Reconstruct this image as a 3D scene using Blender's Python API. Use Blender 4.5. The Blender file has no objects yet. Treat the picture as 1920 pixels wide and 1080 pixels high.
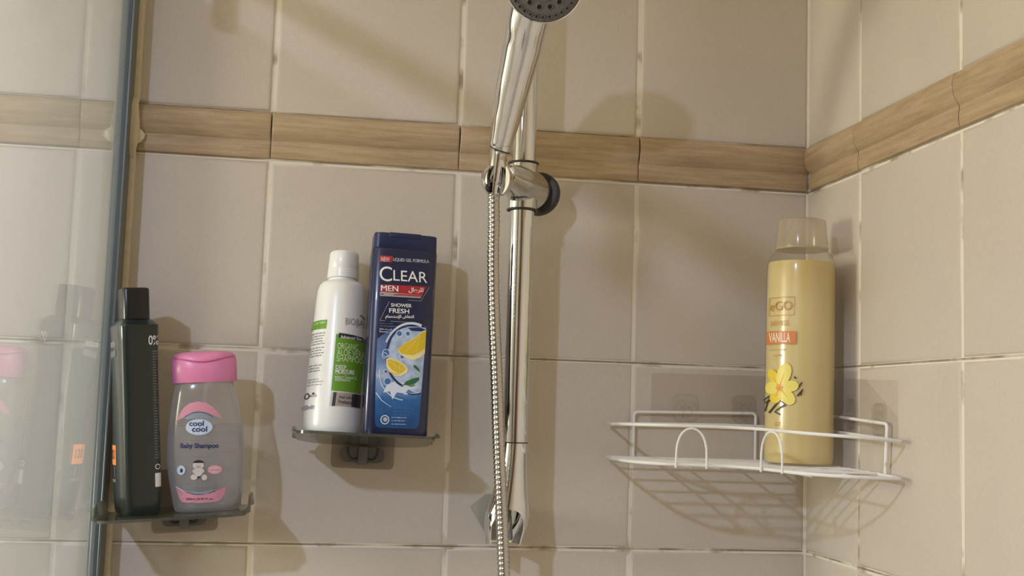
import bpy, bmesh, math, random
from mathutils import Vector, Matrix, noise
random.seed(7)
S = bpy.context.scene
COL = S.collection
PI = math.pi
ZB = 1.6                      # height of the underside of the border tiles above the floor

def W(x, y, z):               # wall coordinates: corner at x=0, back wall at y=0, z from the border underside
    return Vector((x, y, z + ZB))

# ------------------------------------------------------------------ camera
cam = bpy.data.cameras.new('camera'); cam_o = bpy.data.objects.new('camera', cam); COL.objects.link(cam_o)
cam.sensor_width = 36; cam.lens = 2309.17 / 1920 * 36; cam.clip_start = 0.02
R_ = Matrix(((0.98640185, -0.16126086, 0.03172259), (0.04694214, 0.09146244, -0.99470149), (0.15750499, 0.98266452, 0.09778865)))
right, down, fwd = R_[0], R_[1], R_[2]
M = Matrix((right, -down, -fwd)).transposed().to_4x4()
M.translation = W(-0.5453, -1.3076, -0.25376)
cam_o.matrix_world = M
S.camera = cam_o

# ------------------------------------------------------------------ world, lights, exposure
S.view_settings.view_transform = 'Standard'; S.view_settings.look = 'None'
S.view_settings.gamma = 1; S.view_settings.use_curve_mapping = False
S.view_settings.exposure = 0.0
S.cycles.transparent_max_bounces = 40      # many thin clear layers stand behind one another
wd = bpy.data.worlds.new('world'); S.world = wd; wd.use_nodes = True
wd.node_tree.nodes['Background'].inputs[0].default_value = (1, .85, .65, 1)
wd.node_tree.nodes['Background'].inputs[1].default_value = 0.05

def light(name, kind, loc, energy, color, **k):
    l = bpy.data.lights.new(name, kind); l.energy = energy; l.color = color
    for a, v in k.items(): setattr(l, a, v)
    o = bpy.data.objects.new(name, l); COL.objects.link(o); o.location = loc
    return o
key = light('shaded_bulb', 'SPOT', W(-1.5, -1.8, .62), 132, (.64, .72, 1), shadow_soft_size=.035, spot_size=math.radians(100), spot_blend=1)
key.rotation_euler = (W(-.66, 0, -2.0) - key.location).to_track_quat('-Z', 'Y').to_euler()
light('warm_fill_lamp', 'POINT', W(-1.9, -.42, -.15), 50, (1, .95, .74), shadow_soft_size=.14)  # unseen fill lamp, added to warm the shadows and brighten the right wall

# ------------------------------------------------------------------ materials
MATS = {}
def nodes_of(name):
    m = bpy.data.materials.new(name); m.use_nodes = True
    nt = m.node_tree; return m, nt, nt.nodes['Principled BSDF'], nt.nodes['Material Output']

def mat(name, col, rough=.5, metal=0, bump=0, scale=200, vary=0, coat=0, spec=.5, sub=0):
    """plain procedural material: noise varies the colour a little and gives fine relief"""
    if name in MATS: return MATS[name]
    m, nt, b, out = nodes_of(name)
    b.inputs['Base Color'].default_value = (*col, 1); b.inputs['Roughness'].default_value = rough
    b.inputs['Metallic'].default_value = metal; b.inputs['Coat Weight'].default_value = coat
    b.inputs['Specular IOR Level'].default_value = spec
    if sub:
        b.inputs['Subsurface Weight'].default_value = sub; b.inputs['Subsurface Scale'].default_value = .01
    tc = nt.nodes.new('ShaderNodeTexCoord'); n = nt.nodes.new('ShaderNodeTexNoise')
    n.inputs['Scale'].default_value = scale; n.inputs['Detail'].default_value = 3
    nt.links.new(tc.outputs['Object'], n.inputs['Vector'])
    mr = nt.nodes.new('ShaderNodeMapRange')
    mr.inputs['To Min'].default_value = 1 - vary; mr.inputs['To Max'].default_value = 1 + vary
    nt.links.new(n.outputs['Fac'], mr.inputs['Value'])
    mx = nt.nodes.new('ShaderNodeVectorMath'); mx.operation = 'SCALE'; mx.inputs[0].default_value = col
    nt.links.new(mr.outputs[0], mx.inputs['Scale']); nt.links.new(mx.outputs[0], b.inputs['Base Color'])
    if bump:
        bp = nt.nodes.new('ShaderNodeBump'); bp.inputs['Strength'].default_value = bump; bp.inputs['Distance'].default_value = .001
        nt.links.new(n.outputs['Fac'], bp.inputs['Height']); nt.links.new(bp.outputs[0], b.inputs['Normal'])
    MATS[name] = m; return m

def clear_mat(name, tint, r0=.04, haze=0, haze_col=(.8, .8, .8), rough=.03, edge=0):
    """thin clear plastic or glass: lets light straight through, reflects by angle; haze adds a milky body"""
    if name in MATS: return MATS[name]
    m, nt, b, out = nodes_of(name); nt.nodes.remove(b)
    g = nt.nodes.new('ShaderNodeNewGeometry'); d = nt.nodes.new('ShaderNodeVectorMath'); d.operation = 'DOT_PRODUCT'
    nt.links.new(g.outputs['Incoming'], d.inputs[0]); nt.links.new(g.outputs['Normal'], d.inputs[1])
    def mth(op, a, b_=None):
        n = nt.nodes.new('ShaderNodeMath'); n.operation = op
        for i, v in enumerate((a, b_)):
            if v is None: continue
            if isinstance(v, (int, float)): n.inputs[i].default_value = v
            else: nt.links.new(v, n.inputs[i])
        return n.outputs[0]
    c = mth('ABSOLUTE', d.outputs['Value'])
    f = mth('POWER', mth('SUBTRACT', 1.0, c), 5.0)
    f = mth('ADD', mth('MULTIPLY', f, 1 - r0), r0)
    t = nt.nodes.new('ShaderNodeBsdfTransparent'); t.inputs[0].default_value = (*tint, 1)
    s = t.outputs[0]
    if haze:
        df = nt.nodes.new('ShaderNodeBsdfDiffuse'); df.inputs[0].default_value = (*haze_col, 1)
        tl = nt.nodes.new('ShaderNodeBsdfTranslucent'); tl.inputs[0].default_value = (*haze_col, 1)
        a = nt.nodes.new('ShaderNodeMixShader'); a.inputs[0].default_value = .45
        nt.links.new(df.outputs[0], a.inputs[1]); nt.links.new(tl.outputs[0], a.inputs[2])
        h = nt.nodes.new('ShaderNodeMixShader')
        if edge: nt.links.new(mth('ADD', mth('MULTIPLY', mth('POWER', mth('SUBTRACT', 1.0, c), 2.5), edge), haze), h.inputs[0])
        else: h.inputs[0].default_value = haze
        nt.links.new(s, h.inputs[1]); nt.links.new(a.outputs[0], h.inputs[2]); s = h.outputs[0]
    gl = nt.nodes.new('ShaderNodeBsdfGlossy'); gl.inputs['Roughness'].default_value = rough
    mx = nt.nodes.new('ShaderNodeMixShader'); nt.links.new(f, mx.inputs[0])
    nt.links.new(s, mx.inputs[1]); nt.links.new(gl.outputs[0], mx.inputs[2])
    nt.links.new(mx.outputs[0], out.inputs['Surface'])
    MATS[name] = m; return m

def tile_mat(name, col, col2, rough, streak=False):
    m, nt, b, out = nodes_of(name)
    g = nt.nodes.new('ShaderNodeNewGeometry'); oi = nt.nodes.new('ShaderNodeObjectInfo')
    mp = nt.nodes.new('ShaderNodeMapping'); nt.links.new(g.outputs['Position'], mp.inputs['Vector'])
    if streak: mp.inputs['Scale'].default_value = (9, 9, 120)
    ofs = nt.nodes.new('ShaderNodeVectorMath'); ofs.operation = 'ADD'
    sc = nt.nodes.new('ShaderNodeVectorMath'); sc.operation = 'SCALE'; sc.inputs[0].default_value = (13, 7, 29)
    nt.links.new(oi.outputs['Random'], sc.inputs['Scale']); nt.links.new(mp.outputs[0], ofs.inputs[0]); nt.links.new(sc.outputs[0], ofs.inputs[1])
    n1 = nt.nodes.new('ShaderNodeTexNoise'); n1.inputs['Scale'].default_value = 1.6 if streak else 7; n1.inputs['Detail'].default_value = 5
    nt.links.new(ofs.outputs[0], n1.inputs['Vector'])
    if streak: n1.inputs['Roughness'].default_value = .65
    ramp = nt.nodes.new('ShaderNodeMapRange'); ramp.inputs['From Min'].default_value = .32; ramp.inputs['From Max'].default_value = .68
    nt.links.new(n1.outputs['Fac'], ramp.inputs['Value'])
    mix = nt.nodes.new('ShaderNodeMix'); mix.data_type = 'RGBA'
    mix.inputs['A'].default_value = (*col, 1); mix.inputs['B'].default_value = (*col2, 1)
    nt.links.new(ramp.outputs[0], mix.inputs['Factor'])
    # fine linen-like grain: two crossed stretched noises
    grains = []
    for s in ((900, 900, 160), (160, 160, 900)):
        mq = nt.nodes.new('ShaderNodeMapping'); mq.inputs['Scale'].default_value = s
        nt.links.new(g.outputs['Position'], mq.inputs['Vector'])
        nq = nt.nodes.new('ShaderNodeTexNoise'); nq.inputs['Scale'].default_value = 1; nq.inputs['Detail'].default_value = 1
        nt.links.new(mq.outputs[0], nq.inputs['Vector']); grains.append(nq.outputs['Fac'])
    ad = nt.nodes.new('ShaderNodeMath'); ad.operation = 'ADD'
    nt.links.new(grains[0], ad.inputs[0]); nt.links.new(grains[1], ad.inputs[1])
    gr = nt.nodes.new('ShaderNodeMapRange'); gr.inputs['From Min'].default_value = .6; gr.inputs['From Max'].default_value = 1.4
    gr.inputs['To Min'].default_value = .955; gr.inputs['To Max'].default_value = 1.045
    nt.links.new(ad.outputs[0], gr.inputs['Value'])
    rv = nt.nodes.new('ShaderNodeMapRange'); rv.inputs['To Min'].default_value = .975; rv.inputs['To Max'].default_value = 1.025
    nt.links.new(oi.outputs['Random'], rv.inputs['Value'])
    mm = nt.nodes.new('ShaderNodeMath'); mm.operation = 'MULTIPLY'; nt.links.new(gr.outputs[0], mm.inputs[0]); nt.links.new(rv.outputs[0], mm.inputs[1])
    fin = nt.nodes.new('ShaderNodeVectorMath'); fin.operation = 'SCALE'
    nt.links.new(mix.outputs['Result'], fin.inputs[0]); nt.links.new(mm.outputs[0], fin.inputs['Scale'])
    nt.links.new(fin.outputs[0], b.inputs['Base Color'])
    b.inputs['Roughness'].default_value = rough
    bp = nt.nodes.new('ShaderNodeBump'); bp.inputs['Strength'].default_value = .25 if streak else .12; bp.inputs['Distance'].default_value = .001
    nt.links.new(n1.outputs['Fac'] if streak else ad.outputs[0], bp.inputs['Height']); nt.links.new(bp.outputs[0], b.inputs['Normal'])
    return m

TILE = tile_mat('glazed_beige_tile', (.595, .530, .455), (.635, .566, .482), .38)
BORDER = tile_mat('streaked_stone_border', (.375, .265, .155), (.53, .40, .25), .5, True)

def grout_mat():
    m, nt, b, out = nodes_of('grout')
    g = nt.nodes.new('ShaderNodeNewGeometry')
    n = nt.nodes.new('ShaderNodeTexNoise'); n.inputs['Scale'].default_value = 26; n.inputs['Detail'].default_value = 6
    nt.links.new(g.outputs['Position'], n.inputs['Vector'])
    r = nt.nodes.new('ShaderNodeValToRGB')
    r.color_ramp.elements[0].position = .33; r.color_ramp.elements[0].color = (.40, .33, .24, 1)
    r.color_ramp.elements[1].position = .45; r.color_ramp.elements[1].color = (.80, .73, .62, 1)
    nt.links.new(n.outputs['Fac'], r.inputs[0])
    # tile-edge shadow painted into the top of horizontal joints, broken up by noise
    sp = nt.nodes.new('ShaderNodeSeparateXYZ'); nt.links.new(g.outputs['Position'], sp.inputs[0])
    def mth(op, *a):
        q = nt.nodes.new('ShaderNodeMath'); q.operation = op
        for i, v in enumerate(a):
            if isinstance(v, (int, float)): q.inputs[i].default_value = v
            else: nt.links.new(v, q.inputs[i])
        return q.outputs[0]
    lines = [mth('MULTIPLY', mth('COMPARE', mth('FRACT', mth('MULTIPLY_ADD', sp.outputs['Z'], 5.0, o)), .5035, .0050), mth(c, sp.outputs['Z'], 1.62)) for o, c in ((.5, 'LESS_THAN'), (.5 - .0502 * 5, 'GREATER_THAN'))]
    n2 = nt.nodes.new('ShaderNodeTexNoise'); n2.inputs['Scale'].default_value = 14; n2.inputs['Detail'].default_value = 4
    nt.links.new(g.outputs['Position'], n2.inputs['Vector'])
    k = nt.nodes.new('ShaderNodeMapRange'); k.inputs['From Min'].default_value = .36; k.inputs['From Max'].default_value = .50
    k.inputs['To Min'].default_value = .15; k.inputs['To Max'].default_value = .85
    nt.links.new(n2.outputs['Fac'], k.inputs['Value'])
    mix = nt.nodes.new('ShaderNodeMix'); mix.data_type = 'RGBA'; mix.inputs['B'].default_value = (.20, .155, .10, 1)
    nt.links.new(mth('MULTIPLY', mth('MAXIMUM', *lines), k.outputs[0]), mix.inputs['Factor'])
    nt.links.new(r.outputs[0], mix.inputs['A']); nt.links.new(mix.outputs['Result'], b.inputs['Base Color'])
    b.inputs['Roughness'].default_value = .85
    return m
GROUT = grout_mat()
CHROME = mat('polished_chrome', (.77, .78, .80), .07, 1)
CHROME_DULL = mat('water_spotted_chrome', (.68, .68, .67), .16, 1, bump=.03, scale=90)
WHITE_WIRE = mat('white_coated_wire', (.86, .85, .81), .35)
BLACK = mat('black_print', (.02, .02, .022), .5)
WHITE = mat('white_print', (.88, .88, .88), .5)

# ------------------------------------------------------------------ mesh helpers
def link(name, me, mats, parent=None):
    o = bpy.data.objects.new(name, me); COL.objects.link(o)
    for m in (mats if isinstance(mats, (list, tuple)) else [mats]): me.materials.append(m)
    if parent: o.parent = parent
    return o

def from_bm(name, bm, mats, parent=None, smooth=True, angle=40):
    me = bpy.data.meshes.new(name); bmesh.ops.recalc_face_normals(bm, faces=bm.faces); bm.to_mesh(me); bm.free()
    if smooth:
        me.polygons.foreach_set('use_smooth', [True] * len(me.polygons)); me.set_sharp_from_angle(angle=math.radians(angle))
    return link(name, me, mats, parent)

def pydata(name, v, f, mats, parent=None, smooth=True, angle=40, idx=None):
    me = bpy.data.meshes.new(name); me.from_pydata([tuple(p) for p in v], [], f)
    o = None
    if idx is not None: me.polygons.foreach_set('material_index', idx)
    bm = bmesh.new(); bm.from_mesh(me); bmesh.ops.recalc_face_normals(bm, faces=bm.faces); bm.to_mesh(me); bm.free()
    if smooth:
        me.polygons.foreach_set('use_smooth', [True] * len(me.polygons)); me.set_sharp_from_angle(angle=math.radians(angle))
    return link(name, me, mats, parent)

def tag(o, label=None, cat=None, group=None, kind=None):
    for k, v in (('label', label), ('category', cat), ('group', group), ('kind', kind)):
        if v: o[k] = v
    return o

def empty(name, loc, label, cat, group=None):
    o = bpy.data.objects.new(name, None); COL.objects.link(o); o.location = loc; o.empty_display_size = .03
    return tag(o, label, cat, group)

def bx(bm, lo, hi, bevel=0, seg=2):
    r = bmesh.ops.create_cube(bm, size=1)
    lo, hi = Vector(lo), Vector(hi)
    for v in r['verts']:
        v.co = Vector([(lo[i] + hi[i]) / 2 + v.co[i] * (hi[i] - lo[i]) for i in range(3)])
    if bevel:
        es = list({e for v in r['verts'] for e in v.link_edges})
        bmesh.ops.bevel(bm, geom=es, offset=bevel, segments=seg, affect='EDGES', profile=.5)

def ring_frame(path, i, closed=False):
    n = len(path)
    a = path[(i - 1) % n] if (i > 0 or closed) else path[i]
    b = path[(i + 1) % n] if (i < n - 1 or closed) else path[i]
    return (b - a).normalized()

def tube(path, rad, seg=10, closed=False, v=None, f=None):
    """sweep a circle along a path; rad may be a list"""
    own = v is None
    if own: v, f = [], []
    path = [Vector(p) for p in path]; n = len(path); base = len(v)
    t = ring_frame(path, 0, closed); u = t.orthogonal().normalized()
    for i in range(n):
        t = ring_frame(path, i, closed); u = (u - t * u.dot(t)).normalized(); w = t.cross(u)
        r = rad[i] if isinstance(rad, (list, tuple)) else rad
        for k in range(seg):
            a = 2 * PI * k / seg; v.append(path[i] + (u * math.cos(a) + w * math.sin(a)) * r)
    for i in range(n if closed else n - 1):
        j = (i + 1) % n
        for k in range(seg):
            f.append((base + i * seg + k, base + i * seg + (k + 1) % seg, base + j * seg + (k + 1) % seg, base + j * seg + k))
    if not closed:
        f.append(tuple(base + k for k in reversed(range(seg)))); f.append(tuple(base + (n - 1) * seg + k for k in range(seg)))
    return v, f

def smooth_path(pts, n=8, closed=False):
    """Catmull-Rom through the points"""
    P = [Vector(p) for p in pts]; out = []; m = len(P)
    for i in range(m if closed else m - 1):
        if closed: a, b, c, d = P[i - 1], P[i], P[(i + 1) % m], P[(i + 2) % m]
        else: a, b, c, d = P[max(i - 1, 0)], P[i], P[i + 1], P[min(i + 2, m - 1)]
        for k in range(n):
            t = k / n
            out.append(.5 * ((2 * b) + (c - a) * t + (2 * a - 5 * b + 4 * c - d) * t * t + (3 * b - a - 3 * c + d) * t ** 3))
    if not closed: out.append(P[-1])
    return out

def sup(t, rx, ry, n):
    c, s = math.cos(t), math.sin(t)
    return rx * math.copysign(abs(c) ** (2 / n), c), ry * math.copysign(abs(s) ** (2 / n), s)

def loft(name, secs, mats, parent=None, seg=40, cap=(True, True), angle=35):
    """secs: (z, rx, ry, exponent[, cx, cy]) from the bottom up"""
    v, f = [], []
    for s in secs:
        z, rx, ry, n = s[:4]; cx, cy = (s[4], s[5]) if len(s) > 4 else (0, 0)
        for k in range(seg):
            x, y = sup(2 * PI * k / seg, rx, ry, n); v.append((x + cx, y + cy, z))
    for i in range(len(secs) - 1):
        for k in range(seg):
            f.append((i * seg + k, i * seg + (k + 1) % seg, (i + 1) * seg + (k + 1) % seg, (i + 1) * seg + k))
    if cap[0]: f.append(tuple(reversed(range(seg))))
    if cap[1]: f.append(tuple((len(secs) - 1) * seg + k for k in range(seg)))
    return pydata(name, v, f, mats, parent, angle=angle)

def disc_tube(name, a, b, ra, rb, mats, parent, seg=40, bevel=.0012):
    """a bevelled cylinder or cone from a to b"""
    a, b = Vector(a), Vector(b); d = (b - a); L = d.length; d.normalize()
    pts = [a, a + d * bevel * .3, a + d * bevel, b - d * bevel, b - d * bevel * .3, b]
    g = lambda t: ra + (rb - ra) * t
    rad = [ra - bevel, ra - bevel * .3, g(bevel / L), g(1 - bevel / L), rb - bevel * .3, rb - bevel]
    v, f = tube(pts, rad, seg)
    return pydata(name, v, f, mats, parent)

# ------------------------------------------------------------------ flat print, wrapped onto a surface
_TXT = {}
def text_mesh(s, bold=0, res=5):
    k = (s, bold)
    if k not in _TXT:
        cu = bpy.data.curves.new('lettering', 'FONT'); cu.body = s; cu.size = 1; cu.resolution_u = res; cu.offset = bold
        o = bpy.data.objects.new('lettering', cu); me = o.to_mesh()
        vs = [(p.co.x, p.co.y) for p in me.vertices]; fs = [tuple(p.vertices) for p in me.polygons]
        o.to_mesh_clear(); bpy.data.objects.remove(o); bpy.data.curves.remove(cu)
        x0 = min(p[0] for p in vs); x1 = max(p[0] for p in vs); y0 = min(p[1] for p in vs); y1 = max(p[1] for p in vs)
        _TXT[k] = ([((x - x0) / (x1 - x0), (y - y0) / (y1 - y0)) for x, y in vs], fs)
    return _TXT[k]

class Print:
    """collects flat shapes in (u, v, layer) and wraps them onto a surface; uvmap turns reference points into (u, v) metres"""
    def __init__(s, uv): s.v, s.f, s.m, s.mats, s.uv = [], [], [], [], uv
    def mi(s, m):
        if m not in s.mats: s.mats.append(m)
        return s.mats.index(m)
    def quad(s, q, m, l=1, nx=10, ny=4):
        """q: four corners tl, tr, br, bl"""
        b = len(s.v); q = [Vector(s.uv(*p)) for p in q]; k = s.mi(m)
        for j in range(ny + 1):
            for i in range(nx + 1):
                t, w = i / nx, j / ny
                p = (q[0] * (1 - t) + q[1] * t) * (1 - w) + (q[3] * (1 - t) + q[2] * t) * w
                s.v.append((p[0], p[1], l))
        for j in range(ny):
            for i in range(nx):
                a = b + j * (nx + 1) + i; s.f.append((a, a + nx + 1, a + nx + 2, a + 1)); s.m.append(k)
    def rect(s, x0, y0, x1, y1, m, l=1, nx=10, ny=4): s.quad([(x0, y0), (x1, y0), (x1, y1), (x0, y1)], m, l, nx, ny)
    def poly(s, pts, m, l=1, c=None, rings=3):
        """star-shaped polygon filled in rings round its centre"""
        P = [Vector(s.uv(*p)) for p in pts]; n = len(P); k = s.mi(m)
        c = Vector(s.uv(*c)) if c else sum(P, Vector((0, 0))) / n
        b = len(s.v); s.v.append((c[0], c[1], l))
        for r in range(1, rings + 1):
            for p in P:
                q = c + (p - c) * (r / rings); s.v.append((q[0], q[1], l))
        for i in range(n):
            j = (i + 1) % n
            s.f.append((b, b + 1 + i, b + 1 + j)); s.m.append(k)
            for r in range(rings - 1):
                o = b + 1 + r * n; s.f.append((o + i, o + n + i, o + n + j, o + j)); s.m.append(k)
    def ellipse(s, cx, cy, rx, ry, m, l=1, rot=0, n=28, a0=0, a1=360, rings=2):
        ca, sa = math.cos(math.radians(rot)), math.sin(math.radians(rot)); pts = []
        for i in range(n):
            t = math.radians(a0 + (a1 - a0) * i / (n if a1 - a0 == 360 else n - 1)); x, y = rx * math.cos(t), ry * math.sin(t)
            pts.append((cx + x * ca - y * sa, cy + x * sa + y * ca))
        s.poly(pts, m, l, None, rings)
    def stroke(s, pts, w, m, l=1, w1=None):
        P = [Vector(p) for p in pts]; n = len(P); b = len(s.v); k = s.mi(m)
        for i in range(n):
            d = (P[min(i + 1, n - 1)] - P[max(i - 1, 0)]).normalized(); nn = Vector((-d.y, d.x))
            ww = w if w1 is None else w + (w1 - w) * i / (n - 1)
            for sg in (1, -1):
                q = s.uv(*(P[i] + nn * ww * .5 * sg)); s.v.append((q[0], q[1], l))
        for i in range(n - 1): s.f.append((b + 2 * i, b + 2 * i + 1, b + 2 * i + 3, b + 2 * i + 2)); s.m.append(k)
    def arc(s, cx, cy, rx, ry, a0, a1, w, m, l=1, n=24, w1=None):
        s.stroke([(cx + rx * math.cos(math.radians(a0 + (a1 - a0) * i / n)), cy + ry * math.sin(math.radians(a0 + (a1 - a0) * i / n))) for i in range(n + 1)], w, m, l, w1)
    def text(s, t, x0, y0, x1, y1, m, l=2, bold=0, slope=0):
        """text fitted into the box x0..x1, y0 (top) .. y1 (bottom)"""
        if bold and 'M' in t:                               # a capital M closes up when thickened: print it twice instead
            d = min(.9, (y1 - y0) * .05); s.text(t, x0 - d / 2, y0, x1 - d / 2, y1, m, l, 0, slope); x0 += d / 2; x1 += d / 2; bold = 0; l += .3
        vs, fs = text_mesh(t, bold); b = len(s.v); k = s.mi(m)
        for x, y in vs:
            px = x0 + (x1 - x0) * x; q = s.uv(px, y1 + (y0 - y1) * y + slope * (px - x0)); s.v.append((q[0], q[1], l))
        for p in fs: s.f.append(tuple(b + i for i in p)); s.m.append(k)
    def greek(s, x0, y0, x1, n, dy, h, m, l=2, seed=1, slope=0):
        """rows of print too small to read in the photograph"""
        rr = random.Random(seed)
        for i in range(n):
            x = x0; y = y0 + i * dy; e = x1 - rr.random() * (x1 - x0) * .25
            while x < e - 2:
                w = min(rr.uniform(2.5, 8), e - x)
                a, c = slope * (x - x0), slope * (x + w - x0)
                s.quad([(x, y + a), (x + w, y + c), (x + w, y + h + c), (x, y + h + a)], m, l, 2, 1); x += w + 1.3
    def build(s, name, parent, surf, step=.00012):
        V = [surf(u, v, l * step) for u, v, l in s.v]
        me = bpy.data.meshes.new(name); me.from_pydata([tuple(p) for p in V], [], s.f)
        me.polygons.foreach_set('material_index', s.m)
        return link(name, me, s.mats, parent)

def px_map(bot, top, h):
    """reference measurements on a bottle's front -> metres across and up its axis"""
    b, t = Vector(bot), Vector(top); ax = t - b; sc = ax.length / h; ax.normalize(); pr = Vector((-ax.y, ax.x))
    return lambda x, y: ((Vector((x, y)) - b).dot(pr) / sc, (Vector((x, y)) - b).dot(ax) / sc)

def prof(secs):
    def g(z):
        for a, b in zip(secs, secs[1:]):
            if a[0] <= z <= b[0]:
                t = (z - a[0]) / max(b[0] - a[0], 1e-9); return [a[i] + (b[i] - a[i]) * t for i in (1, 2, 3)]
        return list(secs[0][1:4]) if z < secs[0][0] else list(secs[-1][1:4])
    return g

def front(secs):
    g = prof(secs)
    def f(u, v, h):
        rx, ry, n = g(v); q = min(abs(u) / rx, .999)
        y = -ry * (1 - q ** n) ** (1 / n)
        # push out along the section's normal
        nx = math.copysign(q ** (n - 1) / rx, u); ny = -(abs(y) / ry) ** (n - 1) / ry; L = math.hypot(nx, ny) or 1
        h += .00015
        return Vector((u + nx / L * h, y + ny / L * h, v))
    return f

def back_of(sf): return lambda u, v, h: Vector((lambda p: (p[0], -p[1], p[2]))(sf(-u, v, h)))

def aim(o, base, top, yaw):
    z = (top - base).normalized(); x = Vector((math.cos(yaw), math.sin(yaw), 0)); y = z.cross(x).normalized(); x = y.cross(z)
    m = Matrix((x, y, z)).transposed().to_4x4(); m.translation = base; o.matrix_world = m

# ================================================================== THE ROOM
XL, YF, ZT = -2.3, -2.35, 2.42
def wall_slab(name, lo, hi, m):
    bm = bmesh.new(); bx(bm, lo, hi); return tag(from_bm(name, bm, m, smooth=False), kind='structure')
PLASTER = mat('cream_plaster', (.52, .48, .42), .8, bump=.1, scale=60, vary=.02)
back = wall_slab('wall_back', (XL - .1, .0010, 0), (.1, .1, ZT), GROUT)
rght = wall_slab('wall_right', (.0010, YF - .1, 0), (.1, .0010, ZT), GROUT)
wall_slab('wall_left', (XL - .1, YF - .1, 0), (XL, .0013, ZT), PLASTER)
wall_slab('wall_front', (XL, YF - .1, 0), (.0013, YF, ZT), PLASTER)
wall_slab('floor', (XL - .1, YF - .1, -.1), (.1, .1, 0), mat('beige_floor_tile', (.45, .38, .29), .4, vary=.1, scale=6))
wall_slab('ceiling', (XL - .1, YF - .1, ZT), (.1, .1, ZT + .1), mat('white_ceiling', (.80, .76, .68), .9, vary=.02, scale=8))
DOOR = mat('dark_brown_door', (.10, .055, .03), .45, vary=.2, scale=12)
added_door = wall_slab('added_door_1', (-1.15, YF, 0), (-.33, YF + .045, 2.05), DOOR)  # unseen door, added to give the chrome dark streaks to reflect
for z0, z1 in ((.2, .95), (1.1, 1.9)):
    bm = bmesh.new(); bx(bm, (-1.03, YF + .045, z0), (-.45, YF + .057, z1), .008); from_bm('door_panel', bm, DOOR, added_door)
bm = bmesh.new(); bx(bm, (-1.11, YF + .045, 1.0), (-1.0, YF + .085, 1.022), .006); from_bm('door_handle', bm, CHROME_DULL, added_door)

_tiles = {}
def tile_mesh(w, h):
    """pillow-edged tile, front face towards -y, origin at its lower left"""
    k = (round(w, 4), round(h, 4))
    if k in _tiles: return _tiles[k]
    v, f = [], []
    rings = ((0, .006), (0, .0016), (.0007, .0006), (.0022, .0001), (.0045, 0))
    for ins, dep in rings:
        v += [(ins, dep, ins), (w - ins, dep, ins), (w - ins, dep, h - ins), (ins, dep, h - ins)]
    n = len(rings)
    for i in range(n - 1):
        for a in range(4):
            b = (a + 1) % 4; f.append((4 * i + a, 4 * i + b, 4 * i + 4 + b, 4 * i + 4 + a))
    f.append(tuple(4 * (n - 1) + a for a in range(4)))
    me = bpy.data.meshes.new('tile'); me.from_pydata(v, [], f)
    me.polygons.foreach_set('use_smooth', [True] * len(me.polygons)); me.set_sharp_from_angle(angle=math.radians(50))
    me.materials.append(TILE); _tiles[k] = me; return me

J = .0040                                             # joint width
H0 = .0502                                            # height of the border tiles
rows = [(-ZB, -1.4)] + [(-1.4 + .2 * i, -1.2 + .2 * i) for i in range(7)]
rows += [(H0 + .2 * i, min(H0 + .2 * (i + 1), ZT - ZB)) for i in range(4)]
cols = [-.1988, -.3988, -.5988, -.7925]
while cols[-1] > XL: cols.append(cols[-1] - .2)
colsB = list(zip([0] + cols[:-1], cols))
ycol = [-.1342]
while ycol[-1] > YF: ycol.append(ycol[-1] - .2)
colsR = list(zip([0] + ycol[:-1], ycol))
def put_tile(me, name, parent, loc, rz=0, tilt=True):
    o = bpy.data.objects.new(name, me); COL.objects.link(o); o.parent = parent
    t = .0022 if tilt else 0
    o.location = loc; o.rotation_euler = (random.uniform(-t, t), 0, rz + random.uniform(-t, t))
    return o
def jit(): return random.uniform(-.0005, .0005)
for x1, x0 in colsB:
    x0 = max(x0, XL)
    for z0, z1 in rows:
        if z1 - z0 < .03 or x1 - x0 < .03: continue
        e = .001 if x1 == 0 else J / 2
        put_tile(tile_mesh(x1 - x0 - J / 2 - e, z1 - z0 - J), 'tile', back, W(x0 + J / 2 + jit(), 0, z0 + J / 2 + jit()))
for y1, y0 in colsR:
    y0 = max(y0, YF)
    for z0, z1 in rows:
        if z1 - z0 < .03 or y1 - y0 < .03: continue
        e = .001 if y1 == 0 else J / 2
        put_tile(tile_mesh(y1 - y0 - J / 2 - e, z1 - z0 - J), 'tile', rght, W(0, y1 - e + jit(), z0 + J / 2 + jit()), -PI / 2)

# moulded border tiles: a wide rounded fillet over a small bead
BPROF = [(0, .006), (.0004, 0), (.0012, -.0014), (.006, -.0026), (.012, -.0026), (.0165, -.0016), (.0195, -.0016), (.0215, -.0034),
         (.025, -.0062), (.031, -.0082), (.038, -.0086), (.044, -.0078), (.0478, -.0062), (.0488, -.0045), (.0488, .006)]
_bt = {}
def border_mesh(w):
    k = round(w, 4)
    if k not in _bt:
        xs = [0, .0006, .0018] + [w * i / 4 for i in (1, 2, 3)] + [w - .0018, w - .0006, w]
        v, f = [], []; n = len(BPROF)
        for i, x in enumerate(xs):
            s = .86 if i in (0, len(xs) - 1) else .96 if i in (1, len(xs) - 2) else 1
            for z, y in BPROF: v.append((x, y * s if y < 0 else y, z + .0007))
        for i in range(len(xs) - 1):
            for j in range(n - 1): f.append((i * n + j, (i + 1) * n + j, (i + 1) * n + j + 1, i * n + j + 1))
        f.append(tuple(range(n))); f.append(tuple((len(xs) - 1) * n + j for j in reversed(range(n))))
        me = bpy.data.meshes.new('border_tile'); me.from_pydata(v, [], f)
        me.polygons.foreach_set('use_smooth', [True] * len(me.polygons)); me.set_sharp_from_angle(angle=math.radians(38))
        me.materials.append(BORDER); _bt[k] = me
    return _bt[k]
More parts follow.
